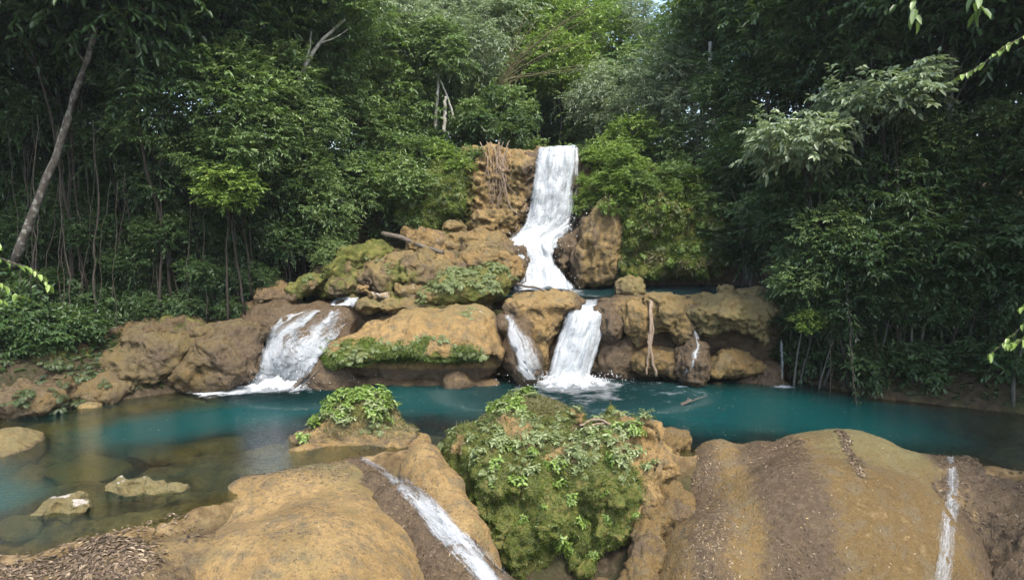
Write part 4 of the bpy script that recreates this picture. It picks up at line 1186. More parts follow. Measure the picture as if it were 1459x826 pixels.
def leaf_geo(P, D, N, L, W, droop=0.18, fold=0.16):
    """n leaves: two folded quads each, meeting along the midrib"""
    D = nrm(D)
    S = nrm(np.cross(D, N))
    N = np.cross(S, D)
    L, W = L[:, None], W[:, None]
    tip = P + D * L - N * (droop * L)
    l1 = P + D * L * .28 + S * W * .46 + N * (fold * W)
    l2 = P + D * L * .68 + S * W * .36 + N * (fold * W - droop * L * .4)
    r1 = l1 - S * W * .92
    r2 = l2 - S * W * .72
    V = np.stack([P, l1, l2, tip, r2, r1], axis=1).reshape(-1, 3)
    b = 6 * np.arange(len(P))[:, None]
    F = np.concatenate([b + np.array([[0, 3, 2, 1]]), b + np.array([[0, 5, 4, 3]])])
    return V, F


def twig_leaves(rg, C0, DIR, TL, k, ll, lw, droop):
    """leaves along both sides of twigs from C0 along DIR"""
    n = len(C0)
    f = (np.arange(k)[None, :] + .6) / k + rg.normal(0, .04, (n, k))
    sag = -UP * (0.28 * droop)
    P = C0[:, None, :] + DIR[:, None, :] * (TL[:, None] * f)[..., None] + sag * ((TL[:, None] * f) ** 2)[..., None]
    side = nrm(np.cross(DIR, UP + rg.normal(0, .15, DIR.shape)))
    sg = np.where(np.arange(k) % 2 == 0, 1, -1)[None, :, None]
    D = DIR[:, None, :] * .75 + side[:, None, :] * sg * .85 + rg.normal(0, .28, (n, k, 3)) - UP * .30 * droop
    D[:, -1] = DIR + rg.normal(0, .15, (n, 3)) - UP * .3 * droop
    N = UP + rg.normal(0, .34, (n, k, 3))
    return P.reshape(-1, 3), D.reshape(-1, 3), N.reshape(-1, 3), ll * rg.uniform(.65, 1.25, n * k), lw * rg.uniform(.75, 1.2, n * k)


def crown_mesh(name, seed, R, clumps, twigs, k, ll, lw, tl, droop, mat, flat=.6, hollow=.45, upness=.15, clump_r=.35, layered=0):
    rg = np.random.default_rng(seed)
    R = np.array(R, float)
    # clump centres biased to the shell and gated by noise, so that the outline is ragged
    c = []
    while len(c) < clumps:
        p = rg.uniform(-1, 1, 3)
        r = np.linalg.norm(p)
        if r > 1 or r < hollow * rg.uniform(.3, 1):
            continue
        if perlin((p * 1.9 + seed * 3.3)[None])[0] < -.18 + rg.normal(0, .1):
            continue
        if layered:
            p[2] = (np.round(p[2] * layered) + rg.normal(0, .12)) / layered
        c.append(p)
    c = np.array(c) * R
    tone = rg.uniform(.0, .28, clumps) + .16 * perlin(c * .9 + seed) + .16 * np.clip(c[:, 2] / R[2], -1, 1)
    C0 = np.repeat(c, twigs, axis=0)
    out = np.repeat(nrm(c * np.array([1, 1, .5])), twigs, axis=0)
    DIR = nrm(rg.normal(0, 1, C0.shape) * np.array([1, 1, flat]) + out * .8 + UP * upness)
    C0 = C0 + rg.normal(0, clump_r, C0.shape) * np.array([1, 1, .6])
    P, D, N, L, W = twig_leaves(rg, C0, DIR, tl * rg.uniform(.6, 1.3, len(C0)), k, ll, lw, droop)
    V, F = leaf_geo(P, D, N, L, W, .15 + .1 * droop)
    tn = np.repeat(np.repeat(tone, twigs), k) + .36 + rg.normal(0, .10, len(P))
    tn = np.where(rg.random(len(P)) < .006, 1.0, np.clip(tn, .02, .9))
    return mesh_np(name, V, F, smooth=True, attrs={"tint": np.repeat(tn, 6)}, mat=mat), c


def tube(path, rad, sides=7, rg=None, wob=0.0):
    path = np.asarray(path, float)
    n = len(path)
    T = nrm(np.gradient(path, axis=0))
    a = np.cross(T, np.array([.31, .17, .93]))
    a = nrm(np.where(np.linalg.norm(a, axis=1, keepdims=True) < .1, np.cross(T, np.array([1., 0, 0])), a))
    b = np.cross(T, a)
    th = np.linspace(0, 2 * pi, sides, endpoint=False)
    rad = np.broadcast_to(np.asarray(rad, float), (n,))
    rr = rad[:, None] * np.ones(sides)
    if wob and rg is not None:
        rr = rr * (1 + wob * rg.normal(0, 1, rr.shape))
    V = path[:, None] + (np.cos(th)[None, :, None] * a[:, None] + np.sin(th)[None, :, None] * b[:, None]) * rr[..., None]
    i = np.arange(n - 1)[:, None] * sides + np.arange(sides)[None]
    j = np.arange(n - 1)[:, None] * sides + (np.arange(sides)[None] + 1) % sides
    F = np.stack([i, j, j + sides, i + sides], -1).reshape(-1, 4)
    V = V.reshape(-1, 3)
    c0, c1 = len(V), len(V) + 1
    V = np.concatenate([V, path[:1], path[-1:]])
    k = np.arange(sides)
    cap = np.concatenate([np.stack([(k + 1) % sides, k, np.full(sides, c0), np.full(sides, c0)], -1)[:, :3],
                          np.stack([(n - 1) * sides + k, (n - 1) * sides + (k + 1) % sides, np.full(sides, c1)], -1)])
    return V, F, cap


def tubes_mesh(name, items, mat, origin=None):
    VV, Q, T, n = [], [], [], 0
    for it in items:
        V, F, c = tube(*it)
        VV.append(V)
        Q.append(F + n)
        T.append(c + n)
        n += len(V)
    V = np.concatenate(VV)
    if origin is not None:
        V = V - np.asarray(origin)
    return mesh_np(name, V, [np.concatenate(Q), np.concatenate(T)], mat=mat)


def wander(a, b, n, amp, rg, sag=0.0):
    a, b = np.asarray(a, float), np.asarray(b, float)
    t = np.linspace(0, 1, n)
    o = np.cumsum(rg.normal(0, 1, (n, 3)), axis=0)
    o = o - o[0] - (o[-1] - o[0]) * t[:, None]
    p = a + (b - a) * t[:, None] + o * amp
    p[:, 2] -= sag * 4 * t * (1 - t)
    return p


CROWNS = {}


def crowns(kind, n, **k):
    CROWNS[kind] = [crown_mesh(kind + "_crown", 100 + 7 * i + len(CROWNS) * 31, **k) for i in range(n)]


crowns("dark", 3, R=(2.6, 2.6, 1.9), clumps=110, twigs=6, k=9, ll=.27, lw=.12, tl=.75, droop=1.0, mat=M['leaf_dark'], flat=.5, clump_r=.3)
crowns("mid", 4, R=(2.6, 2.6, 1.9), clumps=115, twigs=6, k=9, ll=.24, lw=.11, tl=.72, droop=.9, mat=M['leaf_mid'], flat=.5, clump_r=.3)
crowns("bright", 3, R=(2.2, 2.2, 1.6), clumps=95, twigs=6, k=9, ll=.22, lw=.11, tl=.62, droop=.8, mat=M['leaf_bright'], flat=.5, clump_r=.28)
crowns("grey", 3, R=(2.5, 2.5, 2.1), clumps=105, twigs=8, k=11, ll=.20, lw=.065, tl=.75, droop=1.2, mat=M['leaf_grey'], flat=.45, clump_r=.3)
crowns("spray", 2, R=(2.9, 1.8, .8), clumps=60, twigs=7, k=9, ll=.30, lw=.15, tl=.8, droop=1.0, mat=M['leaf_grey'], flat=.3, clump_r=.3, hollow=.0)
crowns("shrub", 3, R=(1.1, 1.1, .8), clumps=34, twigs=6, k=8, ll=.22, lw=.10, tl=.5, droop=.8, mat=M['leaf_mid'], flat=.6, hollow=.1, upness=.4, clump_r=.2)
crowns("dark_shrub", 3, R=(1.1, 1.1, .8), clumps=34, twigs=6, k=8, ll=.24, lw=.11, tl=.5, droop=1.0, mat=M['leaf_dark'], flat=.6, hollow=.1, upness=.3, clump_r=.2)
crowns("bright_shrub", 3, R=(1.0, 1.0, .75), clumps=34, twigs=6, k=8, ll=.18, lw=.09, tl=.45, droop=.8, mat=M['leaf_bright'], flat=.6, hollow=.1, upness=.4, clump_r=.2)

# the same leaves in another dress: darker meshes of the mid and bright crowns are not made; kinds keep their colour
TREE_RG = np.random.default_rng(42)
TREES = []          # (empty, px, zone)


def tree(kind, px, py, D, R, zone, label=None, bark='bark_brown', lean=None, sq=1.0, group=None, base=None, trunk_r=None, name="tree"):
    """crown centred D metres ahead at a place; R radius in metres; trunk down to the ground"""
    rg = TREE_RG
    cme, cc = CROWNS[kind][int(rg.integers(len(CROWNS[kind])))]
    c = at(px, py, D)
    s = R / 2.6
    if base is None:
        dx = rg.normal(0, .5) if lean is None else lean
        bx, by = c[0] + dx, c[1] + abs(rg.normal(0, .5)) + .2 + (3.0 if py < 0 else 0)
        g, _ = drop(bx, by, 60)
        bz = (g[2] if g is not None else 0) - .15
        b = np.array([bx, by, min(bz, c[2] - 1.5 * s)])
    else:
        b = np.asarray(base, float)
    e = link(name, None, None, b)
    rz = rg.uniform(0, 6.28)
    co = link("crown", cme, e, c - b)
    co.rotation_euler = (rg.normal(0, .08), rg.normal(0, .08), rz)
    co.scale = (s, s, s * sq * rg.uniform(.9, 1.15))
    tr = trunk_r or (.035 + .014 * R)
    top = c - b + np.array([0, 0, .5 * s])
    n = 10
    main = wander((0, 0, 0), top, n, .05 * R / 2, rg)
    items = [(main, np.linspace(tr, tr * .35, n), 7)]
    Rm = Matrix.Rotation(rz, 3, 'Z')
    pick_ = rg.choice(len(cc), 7, replace=False)
    for i in pick_:
        tgt = np.array(Rm @ Vector(cc[i] * np.array([s, s, s]))) + (c - b)
        j = int(rg.integers(n * 5 // 10, n - 1))
        items.append((wander(main[j], tgt, 6, .04 * R / 2, rg, -.1), np.linspace(tr * .45, tr * .10, 6), 5))
    link("trunk", tubes_mesh("trunk", items, M[bark]), e)
    TREES.append((e, px, py, zone, kind))
    if label:
        tag(e, label, "tree", group)
    return e


KIND_WORD = {"dark": "dark green broadleaf tree", "mid": "mid green broadleaf tree", "bright": "bright yellow green tree", "grey": "pale grey green feathery tree", "spray": "tree with flat sprays of pale leaves",
             "shrub": "green leafy shrub", "dark_shrub": "dark green shrub", "bright_shrub": "bright green shrub"}
ORD = ["first", "second", "third", "fourth", "fifth", "sixth", "seventh", "eighth", "ninth", "tenth", "eleventh", "twelfth", "thirteenth", "fourteenth", "fifteenth", "sixteenth", "seventeenth", "eighteenth", "nineteenth", "twentieth", "twenty first", "twenty second", "twenty third", "twenty fourth", "twenty fifth", "twenty sixth", "twenty seventh", "twenty eighth", "twenty ninth", "thirtieth"]


def name_by_place(items, where, cat, group_word):
    """label the unlabelled of a zone by kind, height band and order from the left"""
    by = {}
    for e, px, py, zone, kind in items:
        if "label" in e.keys():
            continue
        h = "topmost" if py < 0 else ("high" if py < 80 else ("halfway up" if py < 180 else ("lower" if py < 280 else ("low" if py < 350 else ("very low" if py < 430 else "lowest")))))
        by.setdefault((zone, kind, h), []).append((px, e))
    for (zone, kind, h), l in by.items():
        l.sort(key=lambda t: t[0])
        for i, (px, e) in enumerate(l):
            if len(l) == 1:
                lab = f"the only {KIND_WORD[kind]} {h} {where[zone]}"
            elif i == 0:
                lab = f"leftmost {KIND_WORD[kind]} {h} {where[zone]}"
            elif i == len(l) - 1:
                lab = f"rightmost {KIND_WORD[kind]} {h} {where[zone]}"
            else:
                lab = f"{KIND_WORD[kind]} {h} {where[zone]}, {ORD[min(i, len(ORD) - 1)]} from the left"
            tag(e, lab, cat, group_word[zone])


# ------------------------------------------------------------------ the forest
# behind the tall fall
for kind, px, py, D, R in (
        ("mid", 470, 150, 37, 2.6), ("mid", 500, 60, 39, 3.0), ("grey", 545, 20, 42, 3.0), ("mid", 560, 150, 40, 2.6), ("grey", 590, 90, 43, 2.8), ("grey", 640, 70, 42, 3.2), ("grey", 690, 20, 45, 3.2), ("grey", 610, -20, 46, 3.4),
        ("mid", 665, 140, 44, 2.5), ("mid", 720, 150, 47, 2.8), ("bright", 760, 95, 46, 3.0), ("bright", 800, 90, 45, 2.7), ("bright", 770, 20, 48, 3.2), ("bright", 730, -10, 50, 3.4), ("bright", 850, 50, 49, 3.2), ("bright", 840, 125, 46, 2.6),
        ("dark", 800, 170, 48, 2.6), ("mid", 860, 180, 45, 2.4), ("grey", 870, 140, 42, 2.3), ("grey", 905, 165, 40, 2.0), ("bright", 895, 95, 50, 2.8), ("mid", 925, 110, 43, 2.6), ("grey", 955, 110, 39, 2.2), ("mid", 1000, 50, 41, 1.9),
        ("grey", 985, 160, 38, 2.3), ("mid", 1010, 100, 39, 2.7), ("mid", 1000, 215, 37, 2.3), ("mid", 1030, 10, 38, 2.9), ("dark", 650, 200, 40, 1.9), ("dark", 700, 190, 42, 2.0),
        ("mid", 520, 190, 38, 2.2), ("dark", 465, 230, 36, 2.2), ("mid", 430, 80, 36, 2.7), ("mid", 440, 0, 38, 3.2), ("grey", 903, 22, 47, 1.5), ("mid", 958, 48, 43, 1.5), ("grey", 925, 52, 50, 1.5), ("bright", 820, 0, 55, 3.6), ("dark", 575, 215, 38, 1.8), ("dark", 780, 205, 52, 2.6), ("dark", 850, 215, 50, 2.6), ("dark", 920, 205, 46, 2.6)):
    tree(kind, px, py, D, R, "back", bark='bark_grey')
# the far woods that close the valley
for i in range(34):
    fx_ = 400 + 18.5 * i + TREE_RG.normal(0, 10)
    fy_ = (-10, 70, 150, 40, 120)[i % 5] + TREE_RG.normal(0, 14)
    if 870 < fx_ < 990 and fy_ < 90:
        continue
    tree(("mid", "grey", "bright", "mid", "grey", "mid", "bright")[i % 7], fx_, fy_, 58 + 5 * (i % 3), 4.2, "far", bark='bark_grey')
# left side, front to back
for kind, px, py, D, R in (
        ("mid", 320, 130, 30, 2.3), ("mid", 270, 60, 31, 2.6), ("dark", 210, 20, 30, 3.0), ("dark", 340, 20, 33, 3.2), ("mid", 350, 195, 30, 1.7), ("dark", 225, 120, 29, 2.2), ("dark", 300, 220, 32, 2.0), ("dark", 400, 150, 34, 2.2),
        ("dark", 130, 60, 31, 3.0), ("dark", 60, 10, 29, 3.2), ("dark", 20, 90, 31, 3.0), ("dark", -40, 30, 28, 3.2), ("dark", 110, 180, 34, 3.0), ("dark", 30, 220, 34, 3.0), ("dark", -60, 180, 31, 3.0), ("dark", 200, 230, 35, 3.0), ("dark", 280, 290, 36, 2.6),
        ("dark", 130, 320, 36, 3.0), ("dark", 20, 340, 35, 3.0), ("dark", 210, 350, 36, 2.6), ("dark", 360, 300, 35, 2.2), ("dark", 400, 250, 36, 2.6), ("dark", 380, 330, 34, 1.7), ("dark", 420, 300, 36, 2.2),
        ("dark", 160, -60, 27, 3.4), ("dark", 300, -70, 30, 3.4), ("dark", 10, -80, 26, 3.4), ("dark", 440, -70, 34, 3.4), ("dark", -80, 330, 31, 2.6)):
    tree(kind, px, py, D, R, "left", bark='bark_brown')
# leafy front of the left woods
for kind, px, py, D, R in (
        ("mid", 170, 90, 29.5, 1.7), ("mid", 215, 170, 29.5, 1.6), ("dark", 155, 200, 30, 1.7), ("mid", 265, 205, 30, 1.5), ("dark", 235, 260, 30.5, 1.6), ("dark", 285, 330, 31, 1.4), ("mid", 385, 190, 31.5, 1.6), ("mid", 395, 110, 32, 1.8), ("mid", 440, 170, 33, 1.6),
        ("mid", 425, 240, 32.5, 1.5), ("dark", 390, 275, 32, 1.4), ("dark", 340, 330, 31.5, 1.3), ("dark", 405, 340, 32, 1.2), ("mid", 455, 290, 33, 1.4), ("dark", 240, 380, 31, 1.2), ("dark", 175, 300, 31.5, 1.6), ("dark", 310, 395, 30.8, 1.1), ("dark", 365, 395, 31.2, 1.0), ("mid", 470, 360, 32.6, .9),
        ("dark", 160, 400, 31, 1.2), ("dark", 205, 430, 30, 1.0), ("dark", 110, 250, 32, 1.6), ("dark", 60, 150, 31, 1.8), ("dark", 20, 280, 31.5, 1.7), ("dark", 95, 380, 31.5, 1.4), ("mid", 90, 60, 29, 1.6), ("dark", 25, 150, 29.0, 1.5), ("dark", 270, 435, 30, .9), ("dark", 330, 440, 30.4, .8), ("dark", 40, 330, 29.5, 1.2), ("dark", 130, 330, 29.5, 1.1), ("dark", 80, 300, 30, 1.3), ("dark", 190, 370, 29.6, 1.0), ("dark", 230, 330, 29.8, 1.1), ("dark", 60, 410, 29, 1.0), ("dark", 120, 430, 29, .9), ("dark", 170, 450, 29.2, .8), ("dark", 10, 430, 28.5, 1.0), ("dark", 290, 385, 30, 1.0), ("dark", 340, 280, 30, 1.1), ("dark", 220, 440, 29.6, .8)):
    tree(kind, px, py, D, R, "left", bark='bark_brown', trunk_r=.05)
# right side
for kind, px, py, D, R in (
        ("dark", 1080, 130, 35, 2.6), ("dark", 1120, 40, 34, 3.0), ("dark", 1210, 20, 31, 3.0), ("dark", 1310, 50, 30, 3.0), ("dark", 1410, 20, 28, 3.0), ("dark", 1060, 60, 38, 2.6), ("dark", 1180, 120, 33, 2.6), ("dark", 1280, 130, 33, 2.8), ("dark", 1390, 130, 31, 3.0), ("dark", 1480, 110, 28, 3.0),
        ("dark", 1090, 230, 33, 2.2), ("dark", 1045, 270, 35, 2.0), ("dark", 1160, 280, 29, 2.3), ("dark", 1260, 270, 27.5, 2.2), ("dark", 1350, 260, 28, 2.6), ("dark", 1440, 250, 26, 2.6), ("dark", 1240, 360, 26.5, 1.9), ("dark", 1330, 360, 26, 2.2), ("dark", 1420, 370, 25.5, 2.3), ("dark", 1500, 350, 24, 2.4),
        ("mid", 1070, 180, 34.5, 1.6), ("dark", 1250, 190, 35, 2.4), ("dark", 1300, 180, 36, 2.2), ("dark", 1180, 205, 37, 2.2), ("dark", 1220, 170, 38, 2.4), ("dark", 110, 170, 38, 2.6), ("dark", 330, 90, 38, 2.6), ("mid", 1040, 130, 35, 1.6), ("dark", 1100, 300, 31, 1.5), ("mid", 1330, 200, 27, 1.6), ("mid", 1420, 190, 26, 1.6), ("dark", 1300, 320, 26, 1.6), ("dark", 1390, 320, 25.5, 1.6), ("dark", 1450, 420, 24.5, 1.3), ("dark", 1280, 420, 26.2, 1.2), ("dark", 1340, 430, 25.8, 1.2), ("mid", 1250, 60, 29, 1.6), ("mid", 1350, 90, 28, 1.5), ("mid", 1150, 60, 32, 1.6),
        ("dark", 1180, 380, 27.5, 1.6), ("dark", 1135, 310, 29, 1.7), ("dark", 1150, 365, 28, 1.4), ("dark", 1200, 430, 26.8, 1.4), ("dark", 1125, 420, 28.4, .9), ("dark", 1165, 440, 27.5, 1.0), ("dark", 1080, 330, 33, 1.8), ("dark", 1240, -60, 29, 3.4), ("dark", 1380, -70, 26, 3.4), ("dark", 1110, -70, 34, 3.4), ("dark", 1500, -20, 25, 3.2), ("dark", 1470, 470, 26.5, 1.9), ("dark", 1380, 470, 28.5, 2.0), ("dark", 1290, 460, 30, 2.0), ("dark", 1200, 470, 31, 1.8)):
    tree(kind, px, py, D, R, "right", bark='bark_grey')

# unseen tall trees added beside the near pool to shade the right bank
for x, y, z, R in ((20, 17, 14, 4.0), (23, 13, 15, 4.2), (22, 21, 17, 4.0), (26, 17, 18, 4.4), (19.5, 13, 10, 3.4), (26, 22, 14, 4.2), (24, 26, 18, 4.2)):
    d_ = at(1459, 0, y)
    u_ = 729.5 + F_PX * x / (y * cos(PITCH) + (H_CAM - z) * sin(PITCH))
    v_ = 413 - F_PX * ((z - H_CAM) * cos(PITCH) + y * sin(PITCH)) / (y * cos(PITCH) - (z - H_CAM) * sin(PITCH))
    tree("dark", u_, v_, y, R, "near", bark='bark_grey')

# trees one notices
tree("bright", 325, 262, 29.0, 1.7, "left", "bright green tree leaning out over the dark left bank above the brown mound", sq=.9)
tree("mid", 320, 225, 29.4, 1.6, "left", "yellowing mid green crown just above the bright leaning tree on the left bank")
tree("mid", 595, 225, 36.5, 1.7, "back", "fresh green tree crowding the top of the mossy bluff left of the tall fall")
tree("bright", 560, 250, 36, 1.5, "back", "bright green bushy tree left of the mossy bluff")
tree("mid", 500, 265, 35, 1.9, "back", "mid green tree over the mossy boulders at the forest edge")
tree("mid", 470, 320, 34, 1.3, "back", "small green tree above the left cascade")
tree("bright", 870, 225, 36.5, 1.6, "back", "bright yellow green tree beside the lip of the tall fall")
tree("bright", 900, 190, 38, 1.6, "back", "bright yellow green tree above the wide mossy bluff")
tree("spray", 1130, 200, 26.5, 2.1, "right", "tree reaching out a flat spray of pale leaves over the right ledge, the lower spray", lean=3.0)
tree("spray", 1250, 135, 26.0, 2.3, "right", "tree with a pale flat spray of leaves in the dark right woods, the upper spray", lean=2.0)
tree("mid", 1180, 335, 26.8, 1.5, "right", "mid green tree overhanging the right end of the ledge", lean=1.5)
tree("mid", 1140, 395, 27.0, 1.1, "right", "green leafy tree hiding the right end of the broad shelf", lean=2.0)
tree("bright", 1155, 455, 26.8, .8, "right", "low fresh green bough hanging beside the single thread of water", lean=2.2)

# ------------------------------------------------------------------ undergrowth, one shrub at a time
SHRUBS = []


def shrub(kind, px, py, R, zone, label=None, p=None, group=None):
    if p is None:
        p, _ = pick(px, py)
        if p is None:
            return
    me, _ = CROWNS[kind][int(TREE_RG.integers(len(CROWNS[kind])))]
    o = link("shrub", me, None, p + np.array([0, 0, .35 * R]))
    o.rotation_euler = (0, 0, TREE_RG.uniform(0, 6.28))
    s = R / 1.1
    o.scale = (s, s, s * TREE_RG.uniform(.8, 1.2))
    SHRUBS.append((o, px, py, zone, kind))
    if label:
        tag(o, label, "shrub", group)


rs = np.random.default_rng(77)
for _ in range(120):
    px, py = rs.uniform(-30, 480), rs.uniform(330, 520)
    if py > 330 + 170 * sstep(480, 200, px) or py > 455 and px > 130 and px < 400:
        continue
    shrub("dark_shrub", px, py, rs.uniform(.6, 1.2), "left")
for _ in range(28):
    px, py = rs.uniform(400, 600), rs.uniform(230, 380)
    if py > 360 - .12 * (px - 400):
        continue
    shrub("shrub", px, py, rs.uniform(.5, .95), "bluff")
for _ in range(70):
    px, py = rs.uniform(1110, 1480), rs.uniform(300, 570)
    if py > 520 + .1 * (px - 1110):
        continue
    shrub("dark_shrub", px, py, rs.uniform(.6, 1.2), "right")
for _ in range(44):
    px, py = rs.uniform(826, 960), rs.uniform(170, 300)
    shrub("bright_shrub", px, py, rs.uniform(.4, .75), "fall")
for _ in range(26):
    px, py = rs.uniform(600, 1000), rs.uniform(120, 215)
    p = None
    x, y = at(px, py, rs.uniform(38.5, 44))[:2]
    p, _ = drop(x, y, 60)
    if p is not None:
        shrub("shrub" if rs.random() < .6 else "dark_shrub", px, py, rs.uniform(.7, 1.3), "ridge", p=p)
for px, py, R, k in ((650, 215, .8, "shrub"), (625, 225, .9, "bright_shrub"), (672, 225, .6, "shrub"), (600, 235, .9, "bright_shrub"), (575, 262, .9, "shrub"), (560, 300, .9, "bright_shrub"), (655, 240, .6, "bright_shrub"), (745, 208, .45, "dark_shrub"), (590, 320, .6, "shrub"), (545, 335, .7, "shrub"),
                     (1010, 300, .8, "shrub"), (985, 270, .8, "bright_shrub"), (1015, 345, .7, "dark_shrub"), (960, 255, .8, "shrub"), (860, 262, .6, "bright_shrub"), (850, 240, .5, "bright_shrub"), (880, 250, .7, "bright_shrub"), (905, 262, .6, "shrub"), (842, 225, .5, "bright_shrub"), (925, 270, .6, "shrub"), (870, 300, .5, "bright_shrub")):
    p, n = pick(px, py)
    if p is not None:
        shrub(k, px, py, R, "bluff" if px < 760 else "fall", p=p)
WHERE = {"near": "added unseen on the near right bank", "far": "in the pale far woods", "back": "behind the tall fall", "left": "on the left bank", "right": "on the right bank"}
for px, py, D, R, k in ((690, 178, 37.5, .8, "dark_shrub"), (715, 186, 37.6, .7, "shrub"), (742, 180, 37.8, .8, "dark_shrub"), (675, 165, 38, .8, "shrub"), (735, 150, 38.5, .9, "shrub"), (700, 145, 39, .9, "dark_shrub")):
    shrub(k, px, py, R, "ridge", p=at(px, py, D) - [0, 0, .3 * R])
name_by_place(TREES, WHERE, "tree", {"near": "unseen shade trees added to the near right bank", "far": "far trees closing the valley", "back": "trees behind the tall fall", "left": "trees of the left bank", "right": "trees of the right bank"})
name_by_place(SHRUBS, {"left": "on the left bank", "right": "on the right bank", "bluff": "left of the mossy bluff", "fall": "beside the tall fall's lip", "ridge": "on the ridge behind the tall fall"}, "shrub",
              {"left": "shrubs of the left bank", "right": "shrubs of the right bank", "bluff": "shrubs left of the bluff", "fall": "shrubs by the lip of the tall fall", "ridge": "shrubs on the ridge"})
# ------------------------------------------------------------------ ferns, leafy plants, moss and fallen leaves
PRG = np.random.default_rng(91)


def frond_mesh(seed, L, pairs, ll, arch, mat, wid=.3):
    rg = np.random.default_rng(seed)
    t = np.linspace(.12, 1, pairs)
    ax = np.stack([t * L * np.cos(arch * t * .9), 0 * t, L * (.9 * t - arch * t * t * .95)], -1)
    T = nrm(np.gradient(ax, axis=0))
    sc = np.sin(np.clip(t * 1.05, 0, 1) * pi * .80 + .45) ** .8
    P = np.concatenate([ax, ax])
    T2 = np.concatenate([T, T])
    sg = np.concatenate([np.ones(pairs), -np.ones(pairs)])[:, None]
    D = T2 * .45 + np.array([0, 1.0, 0]) * sg + np.array([0, 0, -.18]) + rg.normal(0, .08, (2 * pairs, 3))
    Nn = nrm(np.cross(T2, np.array([0, 1.0, 0])))
    Nn = np.where(Nn[:, 2:3] < 0, -Nn, Nn)
    V, F = leaf_geo(P, D, Nn, ll * np.concatenate([sc, sc]), wid * ll * np.concatenate([sc, sc]), .12)
    tv, tf, tc = tube(np.concatenate([[[0, 0, 0]], ax]), np.linspace(.006, .002, pairs + 1), 4)
    n = len(V)
    tint = np.concatenate([np.repeat(np.clip(.5 + rg.normal(0, .14, 2 * pairs), .05, .93), 6), np.full(len(tv), .3)])
    return mesh_np("frond", np.concatenate([V, tv]), [F, tf + n, tc + n], attrs={"tint": tint}, mat=mat)


FROND = [frond_mesh(i, .48 + .05 * i, 13, .125, (.75, 1.0, 1.2, .9)[i], M['fern'], .30) for i in range(4)]


def leaf_spray_mesh(seed, mat, n=7, L=.30, ll=.13, lw=.075):
    """a stalk with broad rounded leaves"""
    rg = np.random.default_rng(seed)
    t = np.linspace(.3, 1, n)
    ax = np.stack([.35 * L * t ** 1.3, .05 * np.sin(t * 5), L * t * (1 - .22 * t)], -1)
    a = np.arange(n) * 2.4 + rg.uniform(0, 6)
    D = np.stack([np.cos(a), np.sin(a), .15 + 0 * a], -1) + np.array([.25, 0, 0])
    V, F = leaf_geo(ax, D, UP + rg.normal(0, .25, (n, 3)), ll * rg.uniform(.7, 1.2, n), lw * rg.uniform(.8, 1.2, n), .22)
    tv, tf, tc = tube(np.concatenate([[[0, 0, 0]], ax]), np.linspace(.006, .003, n + 1), 4)
    tint = np.concatenate([np.repeat(np.clip(.55 + rg.normal(0, .16, n), .05, .93), 6), np.full(len(tv), .3)])
    return mesh_np("leaf_stalk", np.concatenate([V, tv]), [F, tf + len(V), tc + len(V)], attrs={"tint": tint}, mat=mat)


STALK = [leaf_spray_mesh(20 + i, M['leaf_bright'], 7 + i, .30 + .04 * i, .135) for i in range(3)]
STALK_PALE = [leaf_spray_mesh(40 + i, M['fern'], 8 + i, .28 + .04 * i, .12, .065) for i in range(3)]


def align(n, yaw):
    z = Vector(n).normalized()
    q = Vector((0, 0, 1)).rotation_difference(z)
    return (q.to_matrix() @ Matrix.Rotation(yaw, 3, 'Z')).to_euler()


def plant(name, p, n, parts, part_name, count, size, label, group, cat, spread=.7, up=.6):
    """an Empty with one child per frond or stalk"""
    e = link(name, None, None, p)
    nn = nrm(np.array(n) * (1 - up) + UP * up)
    e.rotation_euler = align(nn, PRG.uniform(0, 6.28))
    s = size * PRG.uniform(.8, 1.2)
    e.scale = (s, s, s)
    for i in range(count):
        f = link(part_name, parts[int(PRG.integers(len(parts)))], e)
        f.rotation_euler = (PRG.normal(0, .25), PRG.uniform(-.1, spread), i * 6.283 / count + PRG.normal(0, .3))
        k = PRG.uniform(.7, 1.15)
        f.scale = (k, k, k)
    tag(e, label, cat, group)
    return e


def joined(name, parts, count, spread, seed):
    """the same plant as a single mesh, for places too far to tell its fronds apart"""
    rg = np.random.default_rng(seed)
    VV, FF, TT, n = [], {3: [], 4: []}, [], 0
    for i in range(count):
        me = parts[int(rg.integers(len(parts)))]
        v = np.empty(len(me.vertices) * 3, np.float32)
        me.vertices.foreach_get("co", v)
        t = np.empty(len(me.vertices), np.float32)
        me.attributes["tint"].data.foreach_get("value", t)
        R = Matrix.Rotation(i * 6.283 / count + rg.normal(0, .3), 3, 'Z') @ Matrix.Rotation(rg.uniform(-.1, spread), 3, 'Y')
        VV.append(v.reshape(-1, 3) @ np.array(R).T * rg.uniform(.7, 1.15))
        TT.append(t + rg.normal(0, .06))
        ls = np.empty(len(me.loops), np.int32)
        me.loops.foreach_get("vertex_index", ls)
        st = np.array([(p.loop_start, p.loop_total) for p in me.polygons])
        for k in (3, 4):
            m = st[:, 1] == k
            if m.any():
                FF[k].append(ls[st[m, 0][:, None] + np.arange(k)] + n)
        n += len(VV[-1])
    return mesh_np(name, np.concatenate(VV), [np.concatenate(FF[k]) for k in (4, 3) if FF[k]], attrs={"tint": np.clip(np.concatenate(TT), .03, .93)}, mat=parts[0].materials[0])


FERN_FAR = [joined("fern", FROND, 9, .8, 5 + i) for i in range(3)]
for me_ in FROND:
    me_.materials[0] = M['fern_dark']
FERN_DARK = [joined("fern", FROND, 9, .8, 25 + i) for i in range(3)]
for me_ in FROND:
    me_.materials[0] = M['fern']
LEAFY_FAR = [joined("leafy_plant", STALK, 8, .6, 15 + i) for i in range(3)]


